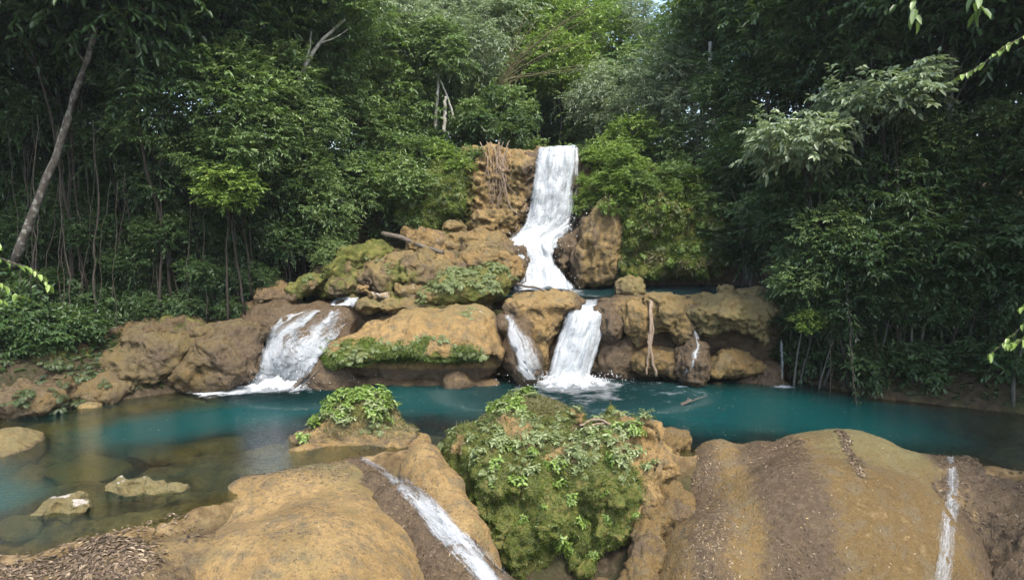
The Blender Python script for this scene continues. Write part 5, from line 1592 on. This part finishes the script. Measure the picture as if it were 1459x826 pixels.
def far_plant(name, meshes, p, n, size, label, group, cat, up=.6):
    o = link(name, meshes[int(PRG.integers(len(meshes)))], None, p)
    o.rotation_euler = align(nrm(np.array(n) * (1 - up) + UP * up), PRG.uniform(0, 6.28))
    s = size * PRG.uniform(.75, 1.25)
    o.scale = (s, s, s)
    return tag(o, label, cat, group)


def sample(key, n, w=None, rg=PRG):
    """n places on a rock's own surface, weighted by w(V, N)"""
    o, V, Q, N = ROCKS[key]
    c = V[Q].mean(axis=1)
    nn = nrm(N[Q].mean(axis=1))
    a = np.linalg.norm(np.cross(V[Q[:, 2]] - V[Q[:, 0]], V[Q[:, 3]] - V[Q[:, 1]]), axis=1)
    p = a * (np.clip(w(c, nn), 0, None) if w else 1)
    if p.sum() <= 0:
        return np.zeros((0, 3)), np.zeros((0, 3))
    i = rg.choice(len(Q), n, p=p / p.sum())
    u = rg.uniform(0, 1, (n, 2, 1))
    q = V[Q[i]]
    P = (q[:, 0] * (1 - u[:, 0]) + q[:, 1] * u[:, 0]) * (1 - u[:, 1]) + (q[:, 3] * (1 - u[:, 0]) + q[:, 2] * u[:, 0]) * u[:, 1]
    return P, nn[i]


def scatter_leaves(part, key, n, w, L, mat, lie=.12, hang=0.0, wid=.4, tint=(.45, .2), lift=.012, droop=.1):
    """many small leaves or blades on one rock, joined in one part"""
    P, N = sample(key, n, w)
    if not len(P):
        return
    o = ROCKS[key][0]
    r = nrm(PRG.normal(0, 1, P.shape))
    T = nrm(r - N * (r * N).sum(1, keepdims=True))
    D = nrm(T * (1 - hang * .7) + N * (lie + hang * .5) * PRG.uniform(.3, 1.6, (len(P), 1)) - UP * hang)
    Nn = nrm(N + PRG.normal(0, .25, P.shape))
    ll = L * PRG.uniform(.5, 1.35, len(P))
    V, F = leaf_geo(P + N * lift, D, Nn, ll, ll * wid, droop, .12)
    tn = np.clip(tint[0] + tint[1] * PRG.normal(0, 1, len(P)) + .2 * perlin(P * .9), .02, .99)
    c = link(part, mesh_np(part, V - np.array(o.location), F, attrs={"tint": np.repeat(tn, 6)}, mat=mat), o)
    c["kind"] = "stuff"
    return c


# ---- moss coats
nz = lambda V, f, s: fbm(V, f, 2, .5, s)
scatter_leaves("moss", "mossy", 52000, lambda V, N: sstep(3.9, 3.2, V[:, 0] + .4 * nz(V, .9, 41)) * sstep(-3.0, -2.5, V[:, 2]) * (V[:, 1] < 21.4) * (1 - .93 * sstep(.0, .35, fbm(V, .9, 3, .5, 41) + .25 * sstep(1.5, 3.0, V[:, 0])) * sstep(.15, .45, V[:, 2])) * sstep(-.5, .15, nz(V, 1.1, 4) + .3), .06, M['moss'], .5, .35, .32, (.45, .2))
scatter_leaves("dry_grass", "mossy", 5000, lambda V, N: sstep(-.2, .5, V[:, 2]) * sstep(.3, .7, N[:, 2]) * (V[:, 0] < 3.3), .16, M['grass'], .6, .1, .09, (.5, .22))
scatter_leaves("dry_grass", "hummock", 4500, lambda V, N: sstep(.1, .4, V[:, 2]) * (V[:, 0] > -5.9), .14, M['grass'], .6, .1, .10, (.5, .22))
scatter_leaves("dry_grass", "knoll", 7000, lambda V, N: sstep(.35, .6, V[:, 2]), .15, M['grass'], .7, .05, .10, (.45, .22))
scatter_leaves("moss", "ledge", 16000, lambda V, N: sstep(-1.0, -1.8, V[:, 0]) * (V[:, 1] < 28.6) * sstep(2.0, 1.7, V[:, 2] + .45 * nz(V, .9, 61)) * sstep(.85, 1.05, V[:, 2]) * sstep(-.15, .3, nz(V, .8, 6) + .2), .13, M['moss'], .3, .7, .22, (.42, .2))
scatter_leaves("dry_grass", "bluff_right", 9000, lambda V, N: (V[:, 1] < 35) * sstep(.0, .5, nz(V, .9, 16)), .22, M['grass'], .4, .5, .2, (.4, .25))
scatter_leaves("moss", "bluff_right", 40000, lambda V, N: (V[:, 1] < 35) * sstep(-.4, .2, nz(V, .8, 6) + .2), .13, M['moss'], .5, .5, .35, (.55, .2))
scatter_leaves("moss", "bluff", 15000, lambda V, N: (V[:, 1] < 35.6) * 1.0, .12, M['moss'], .5, .5, .35, (.6, .2))

# ---- fallen leaves
scatter_leaves("leaf_litter", "litter_ledge", 1100, lambda V, N: sstep(.4, .7, N[:, 2]) * sstep(-.1, .0, V[:, 2]), .13, M['litter'], .3, 0, .42, (.42, .3), .02, .3)
scatter_leaves("leaf_litter", "litter_ledge", 4600, lambda V, N: sstep(.4, .7, N[:, 2]) * sstep(-.12, -.02, V[:, 2]), .085, M['litter'], .25, 0, .5, (.36, .26), .012, .25)
scatter_leaves("leaf_litter", "dome_left", 900, lambda V, N: sstep(.02, .08, V[:, 2]) * (.25 + 2.2 * sstep(17.2, 17.8, V[:, 1]) * sstep(19.4, 18.9, V[:, 1]) + 1.2 * sstep(-7.0, -7.6, V[:, 0])), .075, M['litter'], .15, 0, .4, (.42, .28))
scatter_leaves("leaf_litter", "dome_left", 260, lambda V, N: N[:, 2] > .5, .065, M['litter'], .1, 0, .42, (.7, .16))
scatter_leaves("leaf_litter", "gully", 1900, lambda V, N: (N[:, 2] > .3) * (V[:, 2] > -1.9), .08, M['litter'], .2, 0, .36, (.36, .22))
scatter_leaves("leaf_litter", "rib", 420, lambda V, N: (N[:, 2] > .5) * (V[:, 2] > -.3), .065, M['litter'], .15, 0, .36, (.38, .25))
scatter_leaves("leaf_litter", "hummock", 700, lambda V, N: sstep(.75, .4, V[:, 2]) * sstep(.08, .2, V[:, 2]), .085, M['litter'], .2, 0, .3, (.35, .22))


def wbands(V, N):
    fx = flow_x(V) + .14 * nz(V, .9, 51)
    y = V[:, 1]
    return (np.maximum(band(fx, 5.72, .55, .3) * sstep(20.4, 19.6, y), 1.3 * band(fx, 7.75, .85, .35) * sstep(17.2, 19.4, y)) + .9 * band(fx, 5.72, .55, .3) + .18 * band(fx, 7.75, .95, .3)) * (y > 14.2) * (y < 21) * (fx < 9)


scatter_leaves("leaf_litter", "dome_right", 5200, wbands, .070, M['litter'], .16, 0, .34, (.52, .26))
scatter_leaves("leaf_litter", "dome_right", 900, lambda V, N: (band(flow_x(V), 9.9 - .25 * sstep(20, 17.5, V[:, 1]), .07, .07) * (V[:, 1] > 17.6) * (V[:, 1] < 20.4)), .10, M['litter'], .25, 0, .36, (.4, .25))
scatter_leaves("leaf_litter", "dome_right", 420, lambda V, N: (N[:, 2] > .2) * (V[:, 1] > 14.5) * (V[:, 1] < 20.9) * (1 + 3 * band(flow_x(V), 8.95, .3, .3) * (V[:, 1] > 18)), .075, M['litter'], .12, 0, .3, (.78, .12))
scatter_leaves("leaf_litter", "slope_right", 5200, lambda V, N: (N[:, 2] > .15) * (V[:, 1] > 14) * (V[:, 1] < 20.6) * sstep(-.3, .3, nz(V, .7, 8) + .15), .10, M['litter'], .25, 0, .38, (.3, .22))

# ---- plants of the foreground, each frond its own piece
P, N = sample("mossy", 75, lambda V, N: sstep(-.1, .35, V[:, 2]) * sstep(.15, .5, N[:, 2]) * (V[:, 1] < 21.2) * (V[:, 0] < 3.9))
for p, n in zip(P, N):
    plant("fern", p - n * .02, n, FROND, "frond", 8, .85, "small pale fern in the mat of ferns on top of the big mossy boulder", "ferns on the big mossy boulder", "fern", .9, .5)
P, N = sample("mossy", 70, lambda V, N: sstep(-.3, .2, V[:, 2]) * sstep(.1, .5, N[:, 2]) * (V[:, 1] < 21.2) * (V[:, 0] < 3.9))
for p, n in zip(P, N):
    plant("leafy_plant", p - n * .02, n, STALK_PALE, "leaf_stalk", 7, 1.0, "pale green small leaved plant on top of the big mossy boulder", "small plants on the big mossy boulder", "plant", .6, .5)
for px, py, s, k in ((790, 665, 1.0, 9), (800, 690, .9, 8), (705, 665, .7, 7), (735, 690, .8, 7), (815, 715, .7, 6), (825, 745, .8, 7), (815, 780, 1.0, 8), (795, 770, .7, 6), (865, 740, .6, 6), (870, 655, .6, 6), (905, 735, .5, 5), (775, 725, .5, 5), (860, 700, .5, 5), (845, 790, .6, 6), (745, 740, .5, 5),
                        (718, 640, .7, 6), (760, 645, .6, 6), (700, 690, .5, 5), (880, 610, 1.0, 9), (860, 625, .9, 8), (905, 615, .9, 8)):
    p, n = pick(px, py)
    plant("leafy_plant", p - n * .02, n, STALK, "leaf_stalk", k + 2, s * 1.15, "bright green leafy plant sprouting from the mossy face of the big boulder", "bright plants on the big mossy boulder's face", "plant", .9, .35)
P, N = sample("hummock", 64, lambda V, N: sstep(.25, .6, V[:, 2] - .25 * (V[:, 0] + 5.2)) * (V[:, 0] > -6.5))
for i, (p, n) in enumerate(zip(P, N)):
    plant("leafy_plant", p - n * .02, n, STALK if i % 3 else STALK_PALE, "leaf_stalk", 7, 1.1, "fresh green leafy plant in the mound on top of the tan hummock", "plants of the leafy mound on the hummock", "plant", .6, .6)
for px, py in ((440, 598), (452, 590), (462, 580), (475, 575), (535, 600), (545, 612), (530, 618), (555, 595), (520, 610)):
    p, n = pick(px, py)
    plant("fern", p, n, FROND, "frond", 8, .75, "fern trailing down the side of the tan hummock", "ferns on the tan hummock", "fern", .9, .5)
P, N = sample("knoll", 30, lambda V, N: sstep(.4, .7, V[:, 2]) * sstep(.9, -.1, V[:, 0]))
for i, (p, n) in enumerate(zip(P, N)):
    plant("leafy_plant", p - n * .02, n, STALK if i % 2 else STALK_PALE, "leaf_stalk", 7, 1.0, "leafy green plant on the crest of the grassy tan knoll", "plants on the grassy knoll", "plant", .6, .6)

# ---- plants farther off
ROCKS['ferny'] = None
for o in COL.objects:
    if o.get("label", "").startswith("rounded hump of bare rock smothered"):
        me = o.data
        v = np.empty(len(me.vertices) * 3, np.float32)
        me.vertices.foreach_get("co", v)
        v = v.reshape(-1, 3).astype(float) + np.array(o.location)
        q = np.empty(len(me.loops), np.int32)
        me.loops.foreach_get("vertex_index", q)
        ROCKS['ferny'] = (o, v, q.reshape(-1, 4), vnormals(v, q.reshape(-1, 4)))
P, N = sample("ferny", 105, lambda V, N: sstep(.0, .4, N[:, 2] - .25 * N[:, 1]) * (V[:, 1] < 32))
for p, n in zip(P, N):
    far_plant("fern", FERN_FAR, p, n, .95, "small fern among many smothering the hump above the long slab", "ferns on the hump above the long slab", "fern")
for px, py in ((460, 492), (470, 498), (480, 490), (478, 505), (492, 495), (500, 505), (488, 512), (508, 498), (455, 500), (515, 508), (470, 486), (497, 515)):
    p, n = pick(px, py)
    if p is not None:
        far_plant("fern", FERN_FAR, p, n, .85, "fern in the clump at the left tip of the long slab, over the driftwood", "ferns at the tip of the long slab", "fern")
for px, py in ((548, 488), (560, 492), (600, 482), (615, 480), (630, 484), (655, 500), (665, 503), (672, 500), (685, 505), (585, 490), (535, 497), (645, 490), (660, 445), (668, 452), (672, 440)):
    p, n = pick(px, py)
    if p is not None:
        far_plant("fern", FERN_FAR, p, n, .85, "small fern along the mossy lip of the long slab", "ferns along the lip of the long slab", "fern", .3)
P, N = sample("bluff_right", 120, lambda V, N: (V[:, 1] < 34.4) * (.4 + sstep(5.0, 7.0, V[:, 2])))
for i, (p, n) in enumerate(zip(P, N)):
    far_plant("fern" if i % 2 else "leafy_plant", FERN_FAR if i % 2 else LEAFY_FAR, p, n, .7 if i % 2 else .9, "small fern on the wide mossy bluff right of the tall fall" if i % 2 else "bright small plant on the wide mossy bluff right of the tall fall",
              "ferns on the wide bluff" if i % 2 else "bright plants on the wide bluff", "fern" if i % 2 else "plant", .35)
P, N = sample("bluff", 40, lambda V, N: (V[:, 1] < 35.4) * 1.0)
for i, (p, n) in enumerate(zip(P, N)):
    far_plant("fern", FERN_FAR, p, n, .7, "yellowish fern on the mossy bluff left of the tall fall", "ferns on the left bluff", "fern", .35)
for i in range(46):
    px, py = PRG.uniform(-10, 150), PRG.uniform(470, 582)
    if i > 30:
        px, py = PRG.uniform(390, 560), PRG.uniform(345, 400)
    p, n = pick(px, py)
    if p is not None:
        far_plant("fern", FERN_DARK if i <= 30 else FERN_FAR, p, n, .9 if i <= 30 else .7, "fern with shade in its colour on the earthy hump of the far left bank" if i <= 30 else "fern among the mossy boulders at the forest edge",
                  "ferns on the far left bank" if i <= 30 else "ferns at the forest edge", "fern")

# ---- forest floor cover, nobody could count it
GRG = np.random.default_rng(17)
n = 34000
X = np.concatenate([GRG.uniform(-32, -8, n // 2), GRG.uniform(10, 30, n // 2)])
Y = np.concatenate([GRG.uniform(22, 44, n // 2), GRG.uniform(21, 42, n // 2)])
dl, dr = side(X, Y, LEFT_SHORE), side(X, Y, RIGHT_SHORE)
m = (np.maximum(dl, dr) > .25)
X, Y = X[m], Y[m]
Z = ground_z(X, Y)
a = GRG.uniform(0, 6.28, len(X))
V, F = leaf_geo(np.stack([X, Y, Z + .03], -1), np.stack([np.cos(a), np.sin(a), GRG.uniform(.1, 1.2, len(X))], -1), UP + GRG.normal(0, .3, (len(X), 3)), GRG.uniform(.15, .4, len(X)), GRG.uniform(.06, .14, len(X)), .3)
gc = link("ground_cover", mesh_np("ground_cover", V, F, attrs={"tint": np.repeat(np.clip(GRG.normal(.35, .2, len(X)), .02, .9), 6)}, mat=M['leaf_dark']))
tag(gc, "low dark leaves covering the forest floor on both banks", kind="stuff")

# dead leaves on the low ground before the near rocks
n = 2600
X, Y = GRG.uniform(-10.5, -5.5, n), GRG.uniform(11.5, 15.8, n)
Z = ground_z(X, Y)
a = GRG.uniform(0, 6.28, n)
V, F = leaf_geo(np.stack([X, Y, Z + .015], -1), np.stack([np.cos(a), np.sin(a), GRG.uniform(-.1, .3, n)], -1), UP + GRG.normal(0, .3, (n, 3)), GRG.uniform(.06, .14, n), GRG.uniform(.03, .06, n), .1)
lg = link("leaf_litter", mesh_np("leaf_litter", V, F, attrs={"tint": np.repeat(np.clip(GRG.normal(.4, .22, n), .02, .95), 6)}, mat=M['litter']))
tag(lg, "dead leaves lying on the ground at the foot of the near rocks", kind="stuff")
# ------------------------------------------------------------------ trunks, lianas, roots, driftwood, near sprigs
DRG = np.random.default_rng(301)


def path_px(pts, n=14, amp=.02):
    P = cr(np.array([at(*p) for p in pts], float), np.linspace(0, len(pts) - 1, n))
    o = DRG.normal(0, amp, P.shape)
    o[0] = o[-1] = 0
    return P + o


def bare_tree(label, trunk, r0, r1, limbs=(), bark='bark_pale', crown=None, group=None):
    """a tree whose trunk shows: trunk along a path, limbs, and a crown carried at the end"""
    P = path_px(trunk)
    e = link("tree", None, None, P[0])
    link("trunk", tubes_mesh("trunk", [(P, np.linspace(r0, r1, len(P)), 9, DRG, .05)], M[bark], P[0]), e)
    for l in limbs:
        L = path_px(l[0], 9, .015)
        link("branch", tubes_mesh("branch", [(L, np.linspace(l[1], l[1] * .35, 9), 6)], M[bark], P[0]), e)
    if crown:
        kind, px, py, D, R = crown
        me, _ = CROWNS[kind][int(DRG.integers(len(CROWNS[kind])))]
        c = link("crown", me, e, at(px, py, D) - P[0])
        c.scale = (R / 2.6,) * 3
        c.rotation_euler = (0, 0, DRG.uniform(0, 6))
    return tag(e, label, "tree", group)


bare_tree("leaning tree with a thick lichen spotted trunk in the dark left woods", [(18, 380, 26.5), (45, 310, 26.5), (72, 245, 26.6), (92, 185, 26.7), (112, 120, 26.8), (132, 60, 26.9), (152, -20, 27.0)], .17, .09,
          [([(122, 90, 26.8), (85, 50, 26.6), (30, 20, 26.4), (-10, 30, 26.2)], .06), ([(140, 35, 26.9), (170, 15, 26.6), (210, 12, 26.4)], .05)], crown=("dark", 165, -70, 27, 2.4))
bare_tree("slender pale tree forking high over the left bank", [(408, 212, 33), (415, 175, 33), (424, 130, 33), (434, 95, 33), (450, 68, 33), (470, 48, 33), (492, 28, 33)], .13, .06,
          [([(434, 95, 33), (440, 70, 33), (444, 45, 32.9)], .07), ([(455, 62, 33), (475, 55, 32.8), (500, 40, 32.8)], .04)], bark='bark_white', crown=("mid", 500, 0, 33.2, 1.7))
for lab, tr, r in (("thin white trunk standing left of the dry hanging roots, nearer the bluff", [(620, 182, 39), (622, 150, 39), (625, 108, 39)], .10), ("stouter pale trunk standing left of the dry hanging roots", [(632, 188, 38.6), (634, 165, 38.6), (634, 138, 38.6)], .11),
                   ("thin pale trunk leaning right above the dry hanging roots", [(648, 172, 38.8), (640, 145, 38.8), (626, 112, 38.9)], .06), ("white trunk slanting across the sky gap at the top of the woods", [(1004, 78, 41), (992, 45, 41), (978, -5, 41)], .17),
                   ("grey trunk in the black hollow beyond the wide mossy bluff", [(1064, 400, 33.5), (1062, 350, 33.5), (1060, 280, 33.5)], .18), ("mossy trunk right of the pale upper spray", [(1356, 262, 27.5), (1352, 160, 27.5), (1356, 40, 27.5)], .20),
                   ("dim trunk behind the hanging leaves in the right woods", [(1232, 240, 30), (1230, 120, 30), (1230, 10, 30)], .16), ("grey trunk behind the pale spray near the sky gap", [(1020, 190, 36.5), (1014, 120, 36.5), (1012, 60, 36.5)], .13),
                   ("pale leaning trunk high in the far right woods", [(1395, 60, 26.5), (1408, 25, 26.5), (1420, -10, 26.5)], .10)):
    bare_tree(lab, tr, r, r * .75, bark='bark_white' if 'white' in lab or 'pale' in lab else 'bark_grey', crown=("mid" if tr[0][0] < 1010 else "dark", tr[-1][0], tr[-1][1] - 50, tr[-1][2] + .8, 1.5))

# thin stems and lianas: curtains of them on both banks
for i in range(44):
    px = DRG.uniform(20, 150) if i % 3 else DRG.uniform(150, 300)
    D = DRG.uniform(27.5, 31.5)
    yt = DRG.uniform(120, 300)
    g, _ = drop(*at(px, 480, D)[:2], 50)
    if g is None:
        continue
    top = at(px + DRG.normal(0, 22), yt, D + DRG.normal(0, .5))
    P = wander(g - [0, 0, .1], top, 16, .06, DRG)
    r = DRG.choice([.015, .022, .03, .045], p=[.5, .35, .12, .03])
    o = link("liana", tubes_mesh("liana", [(P, np.linspace(r, r * .7, 16), 5)], M['vine'], g), None, g)
    tag(o, "thin bare stem in the curtain of stems below the dark left canopy", "liana", "bare stems of the left bank")
for i in range(60):
    px = DRG.uniform(1060, 1470)
    D = DRG.uniform(26.0, 30) if px > 1180 else DRG.uniform(30, 33)
    g, _ = drop(*at(px, 480, D)[:2], 50)
    if g is None:
        continue
    yt = DRG.uniform(60, 330)
    top = at(px + DRG.normal(0, 14), yt, D + DRG.normal(0, .5))
    P = wander(g - [0, 0, .1], top, 16, .06, DRG)
    r = DRG.choice([.014, .02, .03], p=[.45, .35, .2])
    o = link("liana", tubes_mesh("liana", [(P, np.linspace(r, r * .7, 16), 5)], M['vine'], g), None, g)
    tag(o, "thin hanging liana among the dark trees of the right bank", "liana", "lianas of the right bank")


def leafy_vine(label, pts, n, ll, mat, r=.02):
    P = path_px(pts, 24, .03)
    e = link("climbing_vine", None, None, P[0])
    link("stem", tubes_mesh("stem", [(P, r, 5), (P + DRG.normal(0, .04, P.shape), r * .6, 5)], M['vine'], P[0]), e)
    i = DRG.integers(0, 24, n)
    c = P[i] + DRG.normal(0, .12, (n, 3))
    a = DRG.uniform(0, 6.28, n)
    V, F = leaf_geo(c, np.stack([np.cos(a), np.sin(a), -.5 + 0 * a], -1), UP + DRG.normal(0, .4, (n, 3)), ll * DRG.uniform(.6, 1.3, n), ll * .5 * DRG.uniform(.7, 1.2, n), .3)
    link("leaves", mesh_np("leaves", V - P[0], F, attrs={"tint": np.repeat(np.clip(DRG.normal(.5, .2, n), .03, .9), 6)}, mat=M[mat]), e)["kind"] = "stuff"
    tag(e, label, "vine")


leafy_vine("column of leafy creeper hanging into the pool below the right trees", [(1222, 585, 25.5), (1214, 520, 25.5), (1210, 460, 25.6), (1206, 400, 25.8)], 150, .17, 'leaf_dark', .03)
leafy_vine("pale twisted vine hanging straight down in front of the mossy trunk", [(1348, 258, 27), (1344, 215, 27), (1338, 165, 27), (1350, 100, 27), (1345, 40, 27)], 40, .15, 'leaf_dark', .035)
leafy_vine("straight green vine hanging from the top of the right woods", [(1213, 105, 28), (1212, 60, 28), (1211, -10, 28)], 60, .2, 'leaf_dark', .02)

# dry roots hanging over the ochre cliff
e = link("hanging_roots", None, None, at(708, 200, 34.4))
oo = np.array(e.location)
for i in range(4, 28):
    x0 = DRG.uniform(684, 726)
    y0 = DRG.uniform(198, 226) if i > 3 else DRG.uniform(70, 110)
    L = DRG.uniform(55, 115) + (210 - y0) * .9 * (i <= 3)
    P = path_px([(x0 + DRG.normal(0, 6), y0, 34.9 if i > 3 else 39), (x0 + (706 - x0) * .4, y0 + L * .4, 34.5), (x0 + (710 - x0) * .5 + DRG.normal(0, 5), y0 + L * .75, 34.3), (x0 + DRG.normal(0, 10), y0 + L, 34.3)], 12, .03)
    link("root", tubes_mesh("root", [(P, np.linspace(.030, .010, 12) * DRG.uniform(.45, 1.1), 5)], M['root'], oo), e)
for pts in ([(716, 240, 34.4), (720, 270, 34.3), (728, 296, 34.2), (742, 306, 34.1)],):
    link("root", tubes_mesh("root", [(path_px(pts, 14), np.linspace(.05, .02, 14), 6)], M['root'], oo), e)
tag(e, "bundle of dry pinkish roots hanging over the ochre cliff", "roots")
e = link("bamboo_clump", None, None, at(715, 165, 41))
oo = np.array(e.location)
for i in range(26):
    x1, y1 = DRG.uniform(735, 860), DRG.uniform(5, 100)
    P = path_px([(DRG.uniform(700, 730), 180, 41), (718 + DRG.normal(0, 6), 120, 41), (718 + (x1 - 718) * .45, y1 + (120 - y1) * .4, 40.8), (x1, y1, 40.5)], 12, .02)
    link("stem", tubes_mesh("stem", [(P, np.linspace(.032, .012, 12), 5)], M['bamboo'], oo), e)
tag(e, "arching clump of bamboo like stems behind the hanging roots", "bamboo")
# pale roots on the right ledge
e = link("hanging_roots", None, None, at(925, 440, 28.4))
oo = np.array(e.location)
for pts, r in (([(927, 428, 29.0), (928, 450, 28.3), (926, 480, 28.1), (928, 505, 28.0), (935, 536, 27.9)], .085), ([(926, 470, 28.2), (924, 500, 28.0), (921, 534, 27.9)], .06), ([(925, 432, 28.9), (930, 460, 28.2), (929, 490, 28.05)], .05)):
    link("root", tubes_mesh("root", [(path_px(pts, 14), np.linspace(r, r * .7, 14), 7)], M['root'], oo), e)
tag(e, "pale root column standing in the water before the right ledge", "roots")


def wood(name, label, cat, items, mat='driftwood'):
    P0 = at(*items[0][0][0])
    e = link(name, None, None, P0)
    for i, (pts, r0, r1) in enumerate(items):
        link("trunk" if i == 0 and name == "fallen_log" else ("stem" if i == 0 else "branch"), tubes_mesh("stem", [(path_px(pts, 12, .01), np.linspace(r0, r1, 12), 8, DRG, .04)], M[mat], P0), e)
    return tag(e, label, cat)


wood("fallen_log", "grey fallen log resting on pinkish rock below the mossy bluff", "log", [([(545, 333, 33.4), (575, 340, 32.9), (600, 350, 32.5), (632, 360, 32.1)], .13, .09)])
wood("driftwood", "split driftwood trunk leaning out of the water by the left cascade", "driftwood", [([(414, 558, 27.4), (430, 540, 27.5), (445, 527, 27.7), (458, 518, 28.0)], .10, .07), ([(428, 552, 27.3), (444, 537, 27.4), (455, 526, 27.6)], .035, .02), ([(446, 555, 27.5), (450, 538, 27.6), (452, 526, 27.8)], .02, .015)])
wood("floating_branch", "small forked branch floating on the turquoise water", "branch", [([(970, 577, 25.2), (978, 573, 25.3), (984, 570, 25.4)], .07, .05), ([(982, 573, 25.3), (994, 568, 25.4), (1008, 563, 25.5)], .022, .012), ([(979, 571, 25.3), (981, 566, 25.4)], .02, .012)])
wood("driftwood", "crooked dead branch on the tan block at the tall fall's foot", "driftwood", [([(737, 404, 30.6), (748, 408, 30.4), (765, 410, 30.3), (776, 415, 30.2)], .06, .035), ([(742, 405, 30.5), (749, 400, 30.4), (749, 394, 30.4)], .03, .015)])
e_ = wood("surface_root", "pale brown roots lying along the back of the big mossy boulder", "roots", [([(826, 606, 20.6), (845, 598, 20.7), (862, 600, 20.5), (880, 612, 20.3)], .05, .03), ([(830, 612, 20.4), (850, 604, 20.5), (872, 603, 20.5)], .04, .025)], 'root')


# near sprigs that reach in at the sides, leaf by leaf
def leaf_one(seed, L, W, mat):
    V, F = leaf_geo(np.zeros((1, 3)), np.array([[1., 0, 0]]), UP[None], np.array([L]), np.array([W]), .22, .14)
    return mesh_np("leaf", V, F, attrs={"tint": np.full(6, .35 + .12 * seed)}, mat=mat)


LEAFS = [leaf_one(i, 1.0, .52, M['leaf_bright']) for i in range(5)]
LEAFS_D = [leaf_one(i, 1.0, .45, M['leaf_mid']) for i in range(5)]


def sprig(label, twigs, per, size, leafs, r=.02, group=None, alt=True):
    P0 = at(*twigs[0][0])
    e = link("leafy_branch", None, None, P0)
    for tw in twigs:
        P = path_px(tw, 14, .01)
        link("twig", tubes_mesh("twig", [(P, np.linspace(r, r * .3, 14), 5)], M['vine'], P0), e)
        T = nrm(np.gradient(P, axis=0))
        for k in range(per):
            f = .25 + .75 * (k + .5) / per
            j = min(13, int(f * 13))
            sd = nrm(np.cross(T[j], UP)) * (1 if k % 2 else -1)
            d = nrm(T[j] * .7 + sd * .8 + DRG.normal(0, .25, 3) - UP * .35)
            o = link("leaf", leafs[int(DRG.integers(len(leafs)))], e, P[j] + (P[min(j + 1, 13)] - P[j]) * DRG.random() - P0)
            z = nrm(UP + DRG.normal(0, .25, 3))
            y = nrm(np.cross(z, d))
            z = np.cross(d, y)
            o.rotation_euler = Matrix(np.stack([d, y, z], -1).tolist()).to_euler()
            s = size * DRG.uniform(.65, 1.2)
            o.scale = (s, s, s)
    return tag(e, label, "branch", group)


sprig("bright yellow green leafy branch reaching in low from the left edge", [[(-60, 330, 17), (-20, 360, 17), (15, 372, 17.2), (45, 385, 17.3)], [(-60, 370, 17), (-20, 395, 17), (10, 408, 17.1), (30, 425, 17.1)], [(-10, 365, 17), (30, 378, 17.2), (58, 392, 17.3), (72, 412, 17.3)],
      [(-60, 320, 17.3), (-25, 335, 17.3), (0, 350, 17.4)], [(-50, 400, 16.8), (-20, 415, 16.8), (5, 430, 16.9)]], 13, .24, LEAFS, .018)
sprig("bright sprig slanting in from the right edge high in the dark woods", [[(1500, 30, 16), (1459, 52, 16), (1425, 72, 16.1), (1395, 95, 16.2), (1366, 108, 16.2)]], 26, .20, LEAFS, .02)
sprig("bright leafy sprig hanging in from the right edge low over the pool", [[(1500, 425, 15), (1470, 450, 15), (1440, 480, 15.1), (1405, 508, 15.1)], [(1500, 400, 15), (1475, 425, 15), (1455, 440, 15.1)], [(1480, 465, 15), (1455, 485, 15), (1435, 490, 15)]], 13, .21, LEAFS, .016)
sprig("few large pale leaves drooping from the top of the right woods", [[(1300, -20, 18), (1303, 5, 18), (1306, 30, 18)], [(1390, -25, 17), (1394, 0, 17), (1398, 15, 17)]], 7, .42, LEAFS_D, .015)
# ------------------------------------------------------------------ moist air of the gorge
s = NT("damp_air")
vol = s.n("ShaderNodeVolumePrincipled", {"Color": (0.86, 0.93, 0.92), "Density": 0.0003, "Anisotropy": 0.2})
s.t.links.new(vol.outputs[0], s.out.inputs["Volume"])
bv = np.array([[x, y, z] for x in (-305, 305) for y in (-285, 305) for z in (-12.0, 40.0)], float)
bf = np.array([[0, 1, 3, 2], [4, 6, 7, 5], [0, 4, 5, 1], [2, 3, 7, 6], [0, 2, 6, 4], [1, 5, 7, 3]])
tag(link("haze", mesh_np("haze", bv, bf, smooth=False, mat=s.m)), "thin moist haze hanging in the gorge", kind="stuff")
